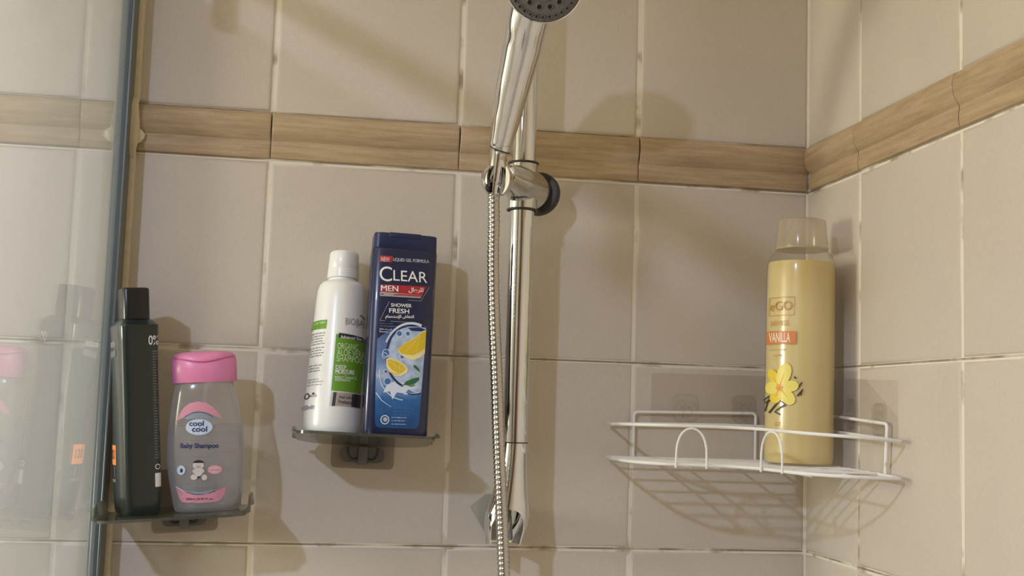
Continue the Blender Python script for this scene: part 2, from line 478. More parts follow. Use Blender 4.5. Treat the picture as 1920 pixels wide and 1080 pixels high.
for x1, x0 in colsB:
    x0 = max(x0, XL)
    if x1 - x0 > .03: put_tile(border_mesh(x1 - x0 - .0014 - (.0008 if x1 == 0 else 0)), 'border_tile', back, W(x0 + .0007, 0, .0002 + jit()), 0, False)
for y1, y0 in colsR:
    y0 = max(y0, YF); e = .0085 if y1 == 0 else .0007
    if y1 - y0 > .03: put_tile(border_mesh(y1 - y0 - e - .0007), 'border_tile', rght, W(0, y1 - e, .0002 + jit()), -PI / 2, False)
# sealant bead run down the corner
v, f = [], []
for (z0, z1) in ((-ZB + .01, -.002), (H0 + .001, ZT - ZB - .01)):
    k = int((z1 - z0) / .02); b = len(v)
    for i in range(k + 1):
        z = z0 + (z1 - z0) * i / k; r = .0022 + .0007 * noise.noise(Vector((0, 3.1, z * 25)))
        v += [W(.001, -r, z), W(-r * .35, -r * .35, z), W(-r, .001, z), W(.002, .002, z)]
    for i in range(k):
        for a in range(4): c = (a + 1) % 4; f.append((b + 4 * i + a, b + 4 * i + c, b + 4 * i + 4 + c, b + 4 * i + 4 + a))
tag(pydata('trim_1', v, f, mat('corner_sealant', (.70, .63, .52), .6, bump=.2, scale=80, vary=.1)), kind='structure')

# ================================================================== SHOWER SCREEN
GX = -.7475
scr = empty('shower_screen', W(GX, -.45, -1.55), 'tall clear glass shower screen standing square to the back wall, mirroring the bottles', 'shower screen')
def part_box(name, lo, hi, m, root, bevel=0, seg=2):
    bm = bmesh.new(); o = root.location; bx(bm, Vector(lo) - o, Vector(hi) - o, bevel, seg); return from_bm(name, bm, m, root, smooth=bevel > 0)
GLASS = clear_mat('screen_glass', (.955, .975, .985), .10, haze=.01, haze_col=(.76, .85, .95), rough=0, edge=.27)
part_box('glass_pane', W(GX - .0007, -.94, -1.53), W(GX + .0007, -.006, .205), GLASS, scr)
ALU = mat('grey_aluminium', (.16, .19, .205), .32, .75)
bm = bmesh.new(); o = scr.location
for a, b in (((GX - .0062, -.034), (GX - .0041, -.0005)), ((GX + .0041, -.034), (GX + .0068, -.0005))):
    bx(bm, W(a[0], a[1], -1.54) - o, W(b[0], b[1], .29) - o, .0006, 1)
from_bm('wall_channel', bm, ALU, scr)
part_box('channel_seal', W(GX - .0041, -.0335, -1.53), W(GX + .0041, -.0315, .2), mat('grey_seal', (.06, .075, .08), .5), scr)
part_box('top_rail', W(GX - .007, -.97, .240), W(GX + .007, -.0005, .262), ALU, scr, .002)
part_box('floor_channel', W(GX - .008, -.945, -1.6), W(GX + .008, -.01, -1.53), ALU, scr, .001)
for y in (-.2, -.75): part_box('rail_clamp', W(GX - .007, y - .012, .19), W(GX + .007, y + .012, .24), ALU, scr, .002)
SIL = mat('clear_sealant', (.60, .53, .38), .35, bump=.4, scale=120, vary=.15)
v, f = [], []
for i in range(90):
    z = -.55 + i * .0095; r = .0075 + .0015 * noise.noise(Vector((z * 40, 1, 0)))
    if .0 < z < .05: r += .0035 * math.sin(PI * (z) / .05)
    zz = W(GX + .0068, -.0005, z) - scr.location
    for a in range(5): t = a / 4 * PI / 2; v.append(zz + Vector((r * math.sin(t) * .8, -r * .5 * math.cos(t) - (.009 if 0 < z < .05 else 0), 0)))
for i in range(89):
    for a in range(4): f.append((i * 5 + a, i * 5 + a + 1, i * 5 + 6 + a, i * 5 + 5 + a))
pydata('sealant_bead', v, f, SIL, scr)
bm = bmesh.new()
for s in (-1, 1):
    r = bmesh.ops.create_icosphere(bm, subdivisions=3, radius=.008)
    for q in r['verts']:
        q.co *= 1 + .18 * noise.noise(q.co * 260); q.co.y *= .55; q.co += W(GX + s * .0125, -.006, .0155) - scr.location
from_bm('sealant_lump', bm, mat('cream_sealant', (.66, .62, .47), .4), scr)

# ================================================================== WALL SHELVES
SMOKE = clear_mat('smoky_shelf_plastic', (.60, .62, .57), .06, haze=.34, haze_col=(.27, .28, .23), rough=.12)
PAD = clear_mat('clear_adhesive_pad', (.91, .895, .885), .03, haze=.10, haze_col=(.36, .34, .34), rough=.2)
BRK = mat('grey_bracket_plastic', (.13, .13, .125), .4)
BRK2 = mat('light_grey_bracket_plastic', (.15, .15, .145), .5)
def rounded(pts, r, n=4):
    out = []; m = len(pts)
    for i in range(m):
        p = Vector(pts[i]); a = (Vector(pts[i - 1]) - p); b = (Vector(pts[(i + 1) % m]) - p)
        q = min(r, a.length * .45, b.length * .45); A, B = p + a.normalized() * q, p + b.normalized() * q
        for k in range(n + 1):
            t = k / n; out.append(A * (1 - t) ** 2 + p * 2 * t * (1 - t) + B * t * t)
    return out
def slab_xy(name, pts, z0, z1, m, parent):
    n = len(pts); v = [(p[0], p[1], z0) for p in pts] + [(p[0], p[1], z1) for p in pts]
    f = [tuple(range(n)), tuple(n + k for k in range(n))] + [(k, (k + 1) % n, n + (k + 1) % n, n + k) for k in range(n)]
    return pydata(name, v, f, m, parent, angle=30)
def slab_xz(name, pts, y0, y1, m, parent):
    n = len(pts); v = [(p[0], y0, p[1]) for p in pts] + [(p[0], y1, p[1]) for p in pts]
    f = [tuple(range(n)), tuple(n + k for k in range(n))] + [(k, (k + 1) % n, n + (k + 1) % n, n + k) for k in range(n)]
    return pydata(name, v, f, m, parent, angle=30)
def wall_shelf(loc, roll, pitch, w, d, label, flip, padc, padw, padz):
    root = empty('wall_shelf', loc, label, 'shelf')
    root.rotation_euler = (pitch, roll, 0)
    h = w / 2
    outline = rounded([(-h + .021, -.004), (h - .021, -.004), (h, -.032), (h, -d + .008), (h - .008, -d), (-h + .008, -d), (-h, -d + .008), (-h, -.032)], .012)
    slab_xy('shelf_plate', outline, -.0028, 0, SMOKE, root)
    # raised lips at both ends, curling up out of the plate
    for s in (-1, 1):
        v, f = [], []
        P = [(.0, .0), (.004, .0016), (.0062, .005), (.0072, flip)]
        ys = [-.03, -.034, -.045, -d + .022, -d + .012, -d + .008]; sc = [.15, .6, 1, 1, .6, .15]
        for y, k in zip(ys, sc):
            for ox, oz in P: v.append((s * (h - .005 + ox), y, oz * k))
            for ox, oz in reversed(P): v.append((s * (h - .0028 + ox), y, oz * k - .0012))
        for i in range(len(ys) - 1):
            for a in range(8): b = (a + 1) % 8; f.append((8 * i + a, 8 * i + b, 8 * i + 8 + b, 8 * i + 8 + a))
        f.append(tuple(range(8))); f.append(tuple(8 * (len(ys) - 1) + a for a in range(8)))
        pydata('end_lip', v, f, SMOKE, root)
    # pad and hook plate are flat on the wall: undo the shelf's tilt for them
    inv = Matrix.Rotation(-pitch, 4, 'X')
    def flat(o): o.matrix_parent_inverse = Matrix.Rotation(pitch, 4, 'X').inverted(); return o
    pad = flat(slab_xz('adhesive_pad', rounded([(padc - padw / 2, padz), (padc + padw / 2, padz), (padc + padw / 2, padz + .064), (padc - padw / 2, padz + .064)], .006), -.0012, -.0004, PAD, root))
    q = padw * .34
    flat(slab_xz('hook_plate', rounded([(padc - q, padz + .0065), (padc + q, padz + .0065), (padc + q, -.004), (padc - q, -.004)], .008), -.0042, -.0012, BRK, root))
    v, f = [], []
    for s in (-1, 1):
        a, b = s * q * .68, s * q * .16; z1 = padz + .0095
        tube(smooth_path([(padc + a, -.0052, -.0035), (padc + a, -.0052, z1 + .006), (padc + a * .8, -.0052, z1 + .001), (padc + (a + b) / 2, -.0052, z1), (padc + b * 1.4, -.0052, z1 + .001), (padc + b, -.0052, z1 + .005), (padc + b, -.0052, -.0035)], 4), .0011, 8, v=v, f=f)
    flat(pydata('hook_groove', v, f, mat('dark_bracket_edge', (.055, .055, .05), .45), root))
    bm = bmesh.new(); bx(bm, (padc - q * .22, -.0085, padz + .004), (padc + q * .22, -.004, -.003), .0012)
    flat(from_bm('hook_clip', bm, BRK2, root))
    return root
SHELF_M = (W(-.490, -.0, -.2945), math.radians(1.3), math.radians(-6.8))
SHELF_L = (W(-.668, -.0, -.362), math.radians(-4.3), math.radians(1.0))
def M_of(s):
    return Matrix.Translation(s[0]) @ Matrix.Rotation(s[1], 4, 'Y') @ Matrix.Rotation(s[2], 4, 'X')
s1 = wall_shelf(*SHELF_M, .134, .112, 'smoky plastic wall shelf holding the white and the navy shampoo bottles', .006, .002, .0655, -.0262)
s2 = wall_shelf(*SHELF_L, .136, .112, 'smoky plastic wall shelf holding the dark green and the pink-capped bottles', .014, .0015, .0655, -.0268)

def shelf_place(o, s, x, y, yaw=0, lift=.0003):
    """stand a thing on a shelf, square to its plate"""
    o.matrix_world = M_of(s) @ Matrix.Translation((x, y, lift)) @ Matrix.Rotation(yaw, 4, 'Z')

# ================================================================== BOTTLES
def M_(n, c, r=.4): return mat(n, c, r)
# ---- white bottle
root = empty('shampoo_bottle', (0, 0, 0), 'white round shampoo bottle with a green aloe vera label', 'bottle')
shelf_place(root, SHELF_M, -.0313, -.046, math.radians(1))
PLW = mat('white_bottle_plastic', (.84, .84, .83), .28, coat=.2)
ws = [(0, .0245, .0245, 2), (.0012, .0272, .0272, 2), (.005, .0292, .0292, 2), (.011, .0301, .0301, 2), (.03, .0302, .0302, 2), (.07, .0290, .0290, 2), (.115, .0270, .0270, 2),
      (.140, .0258, .0258, 2), (.149, .0250, .0250, 2), (.1545, .0236, .0236, 2), (.1585, .0205, .0205, 2), (.160, .0165, .0165, 2), (.1605, .0150, .0150, 2), (.163, .0148, .0148, 2)]
loft('body', ws, PLW, root, 48)
loft('cap', [(.1632, .0158, .0158, 2), (.1638, .0163, .0163, 2), (.1725, .0160, .0160, 2), (.1730, .0156, .0156, 2), (.1737, .0156, .0156, 2), (.1742, .0158, .0158, 2), (.1885, .0151, .0151, 2), (.1905, .0146, .0146, 2), (.1917, .0134, .0134, 2), (.192, .011, .011, 2)], PLW, root, 40)
wf = front(ws); uv = px_map((623, 809), (645, 459), .1919)
GREEN = M_('leaf_green_print', (.13, .32, .018)); GREY = M_('grey_print', (.25, .25, .25)); TAUPE = M_('taupe_print', (.42, .35, .31)); DKG = M_('dark_purple_print', (.045, .035, .05)); PALE = M_('pale_grey_print', (.55, .52, .50))
p = Print(uv)
p.quad([(627, 624), (684, 633), (672, 733), (618, 729)], GREEN, 1, 14, 6)
p.quad([(632, 622), (686, 629), (685, 637), (631, 631)], BLACK, 2, 12, 2)
p.quad([(618, 731), (673, 734), (671, 760), (615, 756)], PALE, 1, 12, 4)
p.quad([(622, 732), (628, 732), (625, 757), (619, 757)], DKG, 2, 3, 3)
p.quad([(656, 734), (673, 735), (671, 759), (654, 758)], DKG, 2, 5, 3)
p.quad([(629, 733), (656, 734), (654, 757), (627, 756)], TAUPE, 2, 5, 3)
p.build('label', root, wf)
p = Print(uv); p.quad([(586, 595), (611, 596), (609, 613), (583, 611)], GREEN, 1, 8, 3); p.build('back_label', root, wf)
p = Print(uv)
p.text('BIOBALANCE', 644, 594, 716, 606, GREY, 2, 0, .03); p.stroke([(645, 608), (665, 609), (676, 610)], .7, GREY)
p.ellipse(678, 590, 4.2, 2.6, GREY, 1, 40); p.ellipse(673, 587, 2.5, 1.8, GREY, 1, -20)
p.text('Advanced Skin Care', 635, 626.5, 690, 632.5, WHITE, 3, .01, .05)
LIM = M_('pale_green_print', (.66, .82, .50))
p.text('ORGANIC', 629.5, 641, 668, 652, LIM, 3, 0, .03); p.text('ALOE VERA', 628.5, 652.5, 680, 664.5, LIM, 3, 0, .03); p.text('SHAMPOO', 628, 664.5, 677, 675.5, LIM, 3, 0, .03)
p.text('DEEP', 626.5, 682, 645, 689.5, WHITE, 3, .006, .03); p.text('MOISTURE', 626, 690, 660, 698, WHITE, 3, .004, .03)
p.stroke([(628, 699.6), (645, 700.3), (664, 701.5)], .6, LIM, 3)
p.text('PERFECT THERAPY &', 625, 702.5, 664, 707, WHITE, 3, 0, .03); p.text('MOISTURIZING', 625, 707.5, 652, 711.5, WHITE, 3, 0, .03)
p.text('Aloe Leaf Juice', 632, 737.5, 664, 745, BLACK, 3, .01, .05); p.text('Provitamin B5', 631, 745.5, 662, 753, BLACK, 3, .01, .05)
p.text('ALOE VERA', 585, 598.5, 608, 602.5, LIM, 3, .01, .02)
p.greek(584, 619, 609, 5, 5, 1.7, GREY, 2, 3, .03); p.greek(581, 646, 608, 4, 5, 1.7, GREY, 2, 4, .03); p.greek(579, 679, 605, 3, 5, 1.6, GREY, 2, 5, .03); p.greek(577, 705, 603, 2, 4.4, 1.2, GREY, 2, 6, .03); p.greek(576, 715, 602, 1, 4, 1.2, GREY, 2, 8, .03)
p.arc(576, 735, 3.6, 5, 0, 360, 1.8, BLACK, 2); p.text('RECYCLE', 581, 734, 593, 738, BLACK, 3, .005, .03); p.ellipse(587, 732, 2.4, 1.8, BLACK, 2)
p.text('400ml\u212e', 566.5, 751, 589, 760, GREY, 2, .01, .03)
p.build('lettering', root, wf)

# ---- navy bottle
root = empty('shampoo_bottle', (0, 0, 0), 'tall flat navy blue shampoo bottle with a lemon picture panel', 'bottle')
shelf_place(root, SHELF_M, .0277, -.079, math.radians(2))
NAVY = mat('navy_bottle_plastic', (.009, .015, .06), .26, coat=.25)
NAVY2 = mat('navy_cap_plastic', (.011, .02, .075), .32)
cs = [(0, .0298, .0155, 5), (.0010, .0314, .0168, 5), (.0035, .0322, .0175, 5), (.06, .0326, .0178, 5), (.12, .0330, .018, 5), (.186, .0333, .018, 5), (.1878, .0330, .0177, 5)]
loft('body', cs, NAVY, root, 56)
cap_secs = [(.1880, .0318, .0168, 8), (.1885, .0322, .0171, 8), (.2034, .0319, .0167, 8), (.2041, .0314, .0162, 8), (.2043, .0305, .0155, 8)]
loft('cap', cap_secs, NAVY2, root, 56)
bm = bmesh.new(); bx(bm, (-.0170, -.0172, .1992), (.0150, .006, .2047), .0005); from_bm('cap_flap', bm, NAVY2, root)
cf = front(cs); uv0 = px_map((737, 816), (761, 437), .2048)
uv = lambda x, y: (lambda a: (a[0] * .985 + .0006, a[1] - .0004))(uv0(x, y))
def gradient_mat():
    m, nt, b, out = nodes_of('blue_splash_print'); b.inputs['Roughness'].default_value = .3
    tc = nt.nodes.new('ShaderNodeTexCoord'); sp = nt.nodes.new('ShaderNodeSeparateXYZ'); nt.links.new(tc.outputs['Object'], sp.inputs[0])
    mr = nt.nodes.new('ShaderNodeMapRange'); mr.inputs['From Min'].default_value = .012; mr.inputs['From Max'].default_value = .115
    nt.links.new(sp.outputs['Z'], mr.inputs['Value'])
    n = nt.nodes.new('ShaderNodeTexNoise'); n.inputs['Scale'].default_value = 45; n.inputs['Detail'].default_value = 4; n.inputs['Distortion'].default_value = 1.6
    nt.links.new(tc.outputs['Object'], n.inputs['Vector'])
    ma = nt.nodes.new('ShaderNodeMath'); ma.operation = 'MULTIPLY_ADD'; ma.inputs[1].default_value = .30; nt.links.new(n.outputs['Fac'], ma.inputs[0])
    sb = nt.nodes.new('ShaderNodeMath'); sb.operation = 'SUBTRACT'; sb.inputs[1].default_value = .15; nt.links.new(mr.outputs[0], sb.inputs[0]); nt.links.new(sb.outputs[0], ma.inputs[2])
    r = nt.nodes.new('ShaderNodeValToRGB'); cr = r.color_ramp
    cr.elements[0].position = 0; cr.elements[0].color = (.012, .075, .24, 1); cr.elements[1].position = 1; cr.elements[1].color = (.03, .06, .2, 1)
    for q, c in ((.22, (.025, .13, .36, 1)), (.36, (.17, .30, .55, 1)), (.45, (.42, .52, .70, 1)), (.58, (.16, .27, .50, 1)), (.78, (.10, .17, .36, 1))):
        e = cr.elements.new(q); e.color = c
    nt.links.new(ma.outputs[0], r.inputs[0]); nt.links.new(r.outputs[0], b.inputs['Base Color'])
    return m
SPLASH = gradient_mat()
Z2 = lambda x, y: (690 + x / 4.693, 600 + y / 4.693)
p = Print(uv)
pts = [Z2(*q) for q in ((64, 110), (64, 62), (180, 62), (340, 62), (497, 62), (478, 300), (452, 560), (430, 800), (421, 905), (412, 935), (385, 952), (230, 946), (75, 938), (48, 925), (38, 890), (44, 600), (54, 330))]
p.poly(pts, SPLASH, 1, Z2(255, 520), 6)
DEEP = M_('deep_blue_print', (.012, .03, .13)); ICE = mat('ice_blue_print', (.44, .54, .72), .4, vary=.55, scale=150); ICE2 = M_('pale_ice_print', (.66, .74, .86)); MIDB = M_('mid_blue_print', (.06, .16, .42))
p.poly([Z2(*q) for q in ((64, 60), (64, 175), (110, 130), (170, 95), (250, 72), (300, 62))], NAVY, 2)
p.poly([Z2(*q) for q in ((170, 230), (195, 150), (250, 95), (330, 70), (430, 66), (490, 80), (488, 180), (470, 340), (448, 560), (440, 640), (380, 640), (300, 600), (210, 560), (165, 480), (150, 380), (155, 290))], ICE, 2, Z2(310, 350), 4)
p.arc(*Z2(360, 330), 47, 58, 110, 255, 4.5, DEEP, 3, 28, 2.5); p.arc(*Z2(360, 330), 52, 62, 205, 292, 3, ICE2, 3, 20, 5)
p.arc(*Z2(300, 480), 47, 48, 95, 190, 1.6, ICE2, 3); p.arc(*Z2(345, 560), 34, 20, 60, 110, 3, ICE2, 3); p.arc(*Z2(370, 590), 30, 14, 62, 110, 2.2, DEEP, 4)
p.poly([Z2(*q) for q in ((330, 80), (430, 72), (495, 95), (440, 110), (360, 105))], DEEP, 3)
LEM = M_('lemon_flesh_print', (.74, .52, .02)); LEMP = M_('lemon_pith_print', (.86, .76, .36)); LEMR = M_('lemon_rind_print', (.80, .55, .03))
p.poly([Z2(*q) for q in ((232, 270), (300, 215), (390, 165), (440, 120), (492, 92), (478, 300), (440, 335), (380, 362), (320, 348), (270, 318))], LEMP, 4)
p.poly([Z2(*q) for q in ((236, 268), (300, 220), (392, 172), (440, 130), (490, 105), (476, 255), (430, 292), (370, 318), (315, 312), (270, 300))], LEM, 5)
p.poly([Z2(*q) for q in ((138, 350), (180, 345), (240, 365), (300, 400), (328, 440), (318, 470), (270, 498), (220, 498), (165, 465), (138, 415))], LEMP, 4)
p.poly([Z2(*q) for q in ((150, 360), (182, 356), (238, 376), (292, 412), (308, 436), (280, 462), (240, 472), (190, 445), (155, 405))], LEM, 5)
p.arc(*Z2(225, 400), 18, 17, 20, 130, 1.6, LEMR, 5)
for a, b in (((240, 270), (470, 200)), ((300, 300), (440, 140)), ((400, 310), (440, 150)), ((200, 360), (230, 465)), ((260, 380), (250, 465)), ((160, 370), (280, 450))): p.stroke([Z2(*a), Z2(*b)], .6, LEMP, 6)
MINT = M_('mint_leaf_print', (.03, .14, .05)); MINT2 = M_('light_mint_print', (.16, .30, .14))
p.poly([Z2(*q) for q in ((285, 575), (310, 545), (370, 520), (425, 508), (425, 535), (390, 562), (330, 580))], MINT, 4)
p.poly([Z2(*q) for q in ((325, 582), (380, 568), (390, 580), (350, 594))], MINT2, 4)
p.poly([Z2(*q) for q in ((370, 405), (395, 405), (425, 435), (437, 468), (415, 455), (385, 430))], MINT, 4)
for x, y, r in ((140, 300, 7), (125, 320, 5), (150, 545, 7), (280, 330, 5), (135, 460, 4), (255, 130, 6), (330, 130, 5)): p.arc(*Z2(x, y), r, r, 0, 360, 1.1, ICE2, 4, 14); p.ellipse(*Z2(x, y), r - 1.5, r - 1.5, MIDB, 3, n=12)
p.poly([Z2(*q) for q in ((150, 560), (215, 545), (300, 560), (420, 600), (330, 615), (300, 650), (230, 640), (190, 700), (170, 630), (110, 640))], ICE2, 3); p.stroke([Z2(48, 640), Z2(100, 710), Z2(180, 765)], 2, ICE2, 3, .5)
p.build('picture_panel', root, cf)
p = Print(uv); Z1 = lambda x, y: (690 + x / 5.686, 430 + y / 5.686)
RED = M_('red_print', (.42, .02, .03)); SILV = M_('silver_print', (.42, .37, .35)); GRYP = M_('pale_print', (.50, .54, .62))
p.quad([Z1(108, 285), Z1(245, 293), Z1(232, 362), Z1(105, 352)], RED, 1, 4, 2)
p.text('NEW', *Z1(122, 300), *Z1(212, 350), M_('pink_print', (.8, .5, .5)), 2, .02, .06); p.text('LIQUID GEL FORMULA', *Z1(248, 310), *Z1(636, 352), GRYP, 2, .004, .04)
p.text('C', *Z1(104, 402), *Z1(235, 562), WHITE, 2, 0, .05); p.text('LEAR', *Z1(250, 442), *Z1(615, 556), WHITE, 2, 0, .055)
p.quad([Z1(112, 598), Z1(608, 618), Z1(556, 716), Z1(106, 676)], RED, 1, 8, 2)
p.quad([Z1(106, 677), Z1(556, 712), Z1(540, 744), Z1(106, 724)], SILV, 2, 8, 1)
p.quad([Z1(300, 700), Z1(556, 714), Z1(546, 728), Z1(300, 716)], RED, 3, 6, 1)
p.stroke([Z1(118, 702), Z1(300, 712)], 1.6, BLACK, 3)
p.text('MEN', *Z1(118, 608), *Z1(300, 668), WHITE, 3, .004, .04); p.text('\ufedd\ufe8e\ufe9f\ufeae\ufee0\ufedf', *Z1(412, 630), *Z1(570, 690), WHITE, 3, .02, .0)
p.stroke([Z1(545, 772), Z1(636, 620)], .5, GRYP, 1); p.stroke([Z1(400, 765), Z1(545, 772)], .5, GRYP, 1)
p.text('SHOWER', *Z1(222, 800), *Z1(443, 838), WHITE, 2, .012, .035); p.text('FRESH', *Z1(202, 854), *Z1(416, 904), WHITE, 2, .012, .035)
p.text('\ufee1\ufe8e\ufee4\ufea4\ufe98\ufeb3\ufef9\ufe8d \ufeb5\ufe8e\ufecc\ufe98\ufee7\ufe8d', *Z1(162, 922), *Z1(466, 972), WHITE, 2, .02, .01)
p.stroke([Z1(205, 780), Z1(102, 985)], .5, GRYP, 1); p.stroke([Z1(102, 985), Z1(400, 1003)], .5, GRYP, 1)
p.greek(708, 608, 740, 2, 4.5, 1.1, M_('dim_blue_print', (.10, .14, .26)), 3, 2, .05); p.text('\ufe8d\ufedf\ufed8\ufeb8\ufeae\ufe93', *Z2(82, 85), *Z2(190, 100), ICE2, 5, .02, .03); p.text('\ufe8d\ufee7\ufe98\ufecc\ufe8e\ufeb5', *Z2(82, 105), *Z2(200, 122), ICE2, 5, .02, .03)
p.arc(*Z2(124, 872), 7.2, 7.6, 0, 360, 1.5, WHITE, 5); p.ellipse(*Z2(127, 870), 4, 4, GRYP, 5)
p.greek(*Z2(200, 772), Z2(390, 0)[0], 3, 6, 1.3, MIDB, 5, 4, .03); p.greek(*Z2(180, 850), Z2(330, 0)[0], 3, 6, 1.3, ICE, 5, 9, .03)
p.build('lettering', root, cf)

# ---- dark green bottle
root = empty('shampoo_bottle', (0, 0, 0), 'black-green squeeze bottle with a black cap, close beside the glass screen', 'bottle')
shelf_place(root, SHELF_L, -.0365, -.062, math.radians(19))
DG = mat('black_green_plastic', (.013, .021, .020), .30, coat=.25)
BK = mat('black_cap_plastic', (.011, .011, .013), .28)
ds = [(0, .0150, .0255, 4), (.001, .0168, .0275, 4.5), (.004, .0180, .0290, 5), (.012, .0186, .0298, 5.5), (.05, .0187, .0298, 6), (.10, .0184, .0284, 6), (.14, .0184, .0272, 6),
      (.165, .0188, .0285, 6), (.1800, .0193, .0300, 6), (.1812, .0190, .0297, 6), (.1858, .0156, .0205, 5), (.1868, .0146, .0180, 5)]
loft('body', ds, DG, root, 64, angle=22)
loft('cap', [(.1869, .0128, .0155, 5), (.1874, .0133, .0160, 5), (.2155, .0133, .0160, 5), (.2170, .0128, .0154, 5), (.2178, .0114, .0138, 5)], BK, root, 56)
df = front(ds)
def side(sgn):
    g = prof(ds)
    def f_(u, v, h):                                  # u runs along the bottle's depth, front edge at negative u
        rx, ry, n = g(v); q = min(abs(u) / ry, .999); x = sgn * rx * (1 - q ** n) ** (1 / n)
        return Vector((x + sgn * (h + .0002), u, v))
    return f_
p = Print(lambda x, y: (x, y)); ORG = M_('orange_sticker', (.75, .24, .06)); GRN = M_('grey_green_print', (.33, .36, .34))
p.rect(.001, .0665, .024, .0475, ORG, 1, 8, 3); p.text('120', .006, .062, .020, .053, BLACK, 2, .01); p.build('sticker', root, side(-1)); p = Print(lambda x, y: (x, y))
DIM = M_('dim_grey_print', (.13, .14, .135))
p.quad([(-.006, .1585), (.022, .1560), (.022, .1500), (-.006, .1525)], DIM, 1, 8, 1); p.text('Sensitive', .022, .1685, -.004, .1610, GRN, 1, .01)
p.rect(.004, .034, .022, .031, DIM, 1, 6, 1); p.rect(.008, .046, .011, .036, DIM, 1, 2, 2)
p.build('side_label', root, side(-1))
p = Print(lambda x, y: (x, y))
p.text('0%', .0075, .1705, .0172, .1615, WHITE, 1, .01)
for i in range(40):
    z = .156 - i * .0026; p.rect(.0112, z, .0112 + .0030 + .0022 * random.random(), z - .0011, DIM, 1, 2, 1)
p.arc(.0138, .0455, .0022, .0022, 0, 360, .0007, WHITE, 1); p.rect(.0110, .0395, .0172, .0265, WHITE, 1, 3, 2)
p.build('lettering', root, df)

# ---- pink-capped bottle
root = empty('baby_shampoo_bottle', (0, 0, 0), 'frosted clear baby shampoo bottle with a pink cap', 'bottle')
shelf_place(root, SHELF_L, .0295, -.064, 0)
FROST = clear_mat('frosted_clear_plastic', (.93, .93, .94), .05, haze=.27, haze_col=(.80, .79, .81), rough=.18, edge=.75)
bs = [(0, .0290, .0150, 2.6), (.001, .0306, .0165, 2.6), (.004, .0318, .0178, 2.6), (.010, .0326, .0186, 2.6), (.025, .0350, .0200, 2.5), (.040, .0368, .0208, 2.4), (.052, .0374, .0212, 2.4), (.064, .0370, .0210, 2.4),
      (.082, .0354, .0204, 2.4), (.100, .0325, .0194, 2.4), (.114, .0296, .0184, 2.4), (.122, .0282, .0178, 2.4), (.1235, .0270, .0170, 2.4)]
loft('body', bs, FROST, root, 48)
LIQ = clear_mat('clear_shampoo', (.95, .945, .945), .03, haze=.24, haze_col=(.58, .58, .63), rough=.2, edge=.2)
loft('shampoo_liquid', [(z + .0016 if z < .002 else z, rx - .0016, ry - .0016, n) for z, rx, ry, n in bs if z < .084], LIQ, root, 40)
PINK = mat('pink_cap_plastic', (.76, .25, .46), .32, sub=.15)
# cap with a raised wavy lid
seg = 56; v, f = [], []
zs = [(.1238, .985, 0), (.1244, 1.0, 0), (.135, 1.0, 0), (.1440, .99, 1), (.1446, .975, 1), (.1452, .985, 1), (.1490, .95, .6), (.1520, .84, .35), (.1534, .62, .15), (.1541, .3, 0), (.1543, .05, 0)]
for z, k, w in zs:
    for i in range(seg):
        t = 2 * PI * i / seg; x, y = sup(t, .0312 * k, .0192 * k, 2.4)
        fr = max(0, -math.sin(t)); v.append((x, y, z - w * .0042 * (fr ** 2) * math.cos(x / .0312 * PI * .62) ** 2 + w * .0012))
for i in range(len(zs) - 1):
    for k in range(seg): f.append((i * seg + k, i * seg + (k + 1) % seg, (i + 1) * seg + (k + 1) % seg, (i + 1) * seg + k))
f.append(tuple(reversed(range(seg)))); f.append(tuple((len(zs) - 1) * seg + k for k in range(seg)))
pydata('cap', v, f, PINK, root, angle=50)
sm = []
for i in range(41):
    x = -.0285 + .057 * i / 40; z = .1486 - .0050 * math.cos(x / .0312 * PI / 2) ** 1.4
    k = max(q[1] for q in [(0, 1.0 - max(0, z - .1440) * 10)]); q = min(abs(x) / (.0312 * k), .999)
    sm.append((x, -.0192 * k * (1 - q ** 2.4) ** (1 / 2.4) - .0001, z))
v, f = tube(sm, .00055, 6); pydata('cap_seam', v, f, mat('dark_pink_seam', (.52, .10, .24), .5), root)
bf = front(bs); uv = px_map((385, 962), (374, 666), .1538)
Z4 = lambda x, y: (300 + x / 4.906, 740 + y / 4.906)
PKP = M_('pink_label_print', (.66, .28, .37)); NVP = M_('navy_print', (.02, .025, .12)); PBL = M_('pale_blue_print', (.52, .62, .76)); GBL = M_('grey_blue_print', (.26, .30, .37)); SKIN = M_('pale_skin_print', (.62, .56, .55))
p = Print(uv)
p.poly([Z4(*q) for q in ((140, 275), (165, 215), (205, 150), (260, 110), (335, 95), (410, 108), (470, 150), (520, 210), (545, 252), (480, 215), (420, 192), (340, 180), (260, 195), (200, 230))], PKP, 1, Z4(335, 160), 3)
p.poly([Z4(*q) for q in ((198, 236), (270, 198), (340, 186), (420, 198), (500, 236), (460, 250), (400, 248), (350, 244), (290, 246), (240, 256))], GBL, 1)
p.arc(*Z4(340, 300), 31, 22, 215, 325, 1.0, NVP, 2)
p.build('top_label', root, bf); p = Print(uv)
p.poly([Z4(*q) for q in ((145, 858), (220, 905), (300, 932), (380, 935), (450, 920), (530, 890), (588, 862), (580, 930), (545, 985), (500, 1002), (380, 1008), (260, 1006), (205, 998), (175, 960))], PKP, 1, Z4(370, 968), 3)
p.poly([Z4(*q) for q in ((215, 890), (300, 905), (380, 912), (450, 900), (530, 880), (450, 922), (380, 938), (300, 932))], GBL, 2)
p.stroke([Z4(240, 910), Z4(320, 930), Z4(390, 930)], .9, NVP, 3); p.stroke([Z4(440, 920), Z4(500, 902)], .9, NVP, 3); p.stroke([Z4(146, 858), Z4(215, 900)], 1.2, M_('white_edge_print', (.75, .75, .75)), 3)
p.build('bottom_label', root, bf); p = Print(uv)
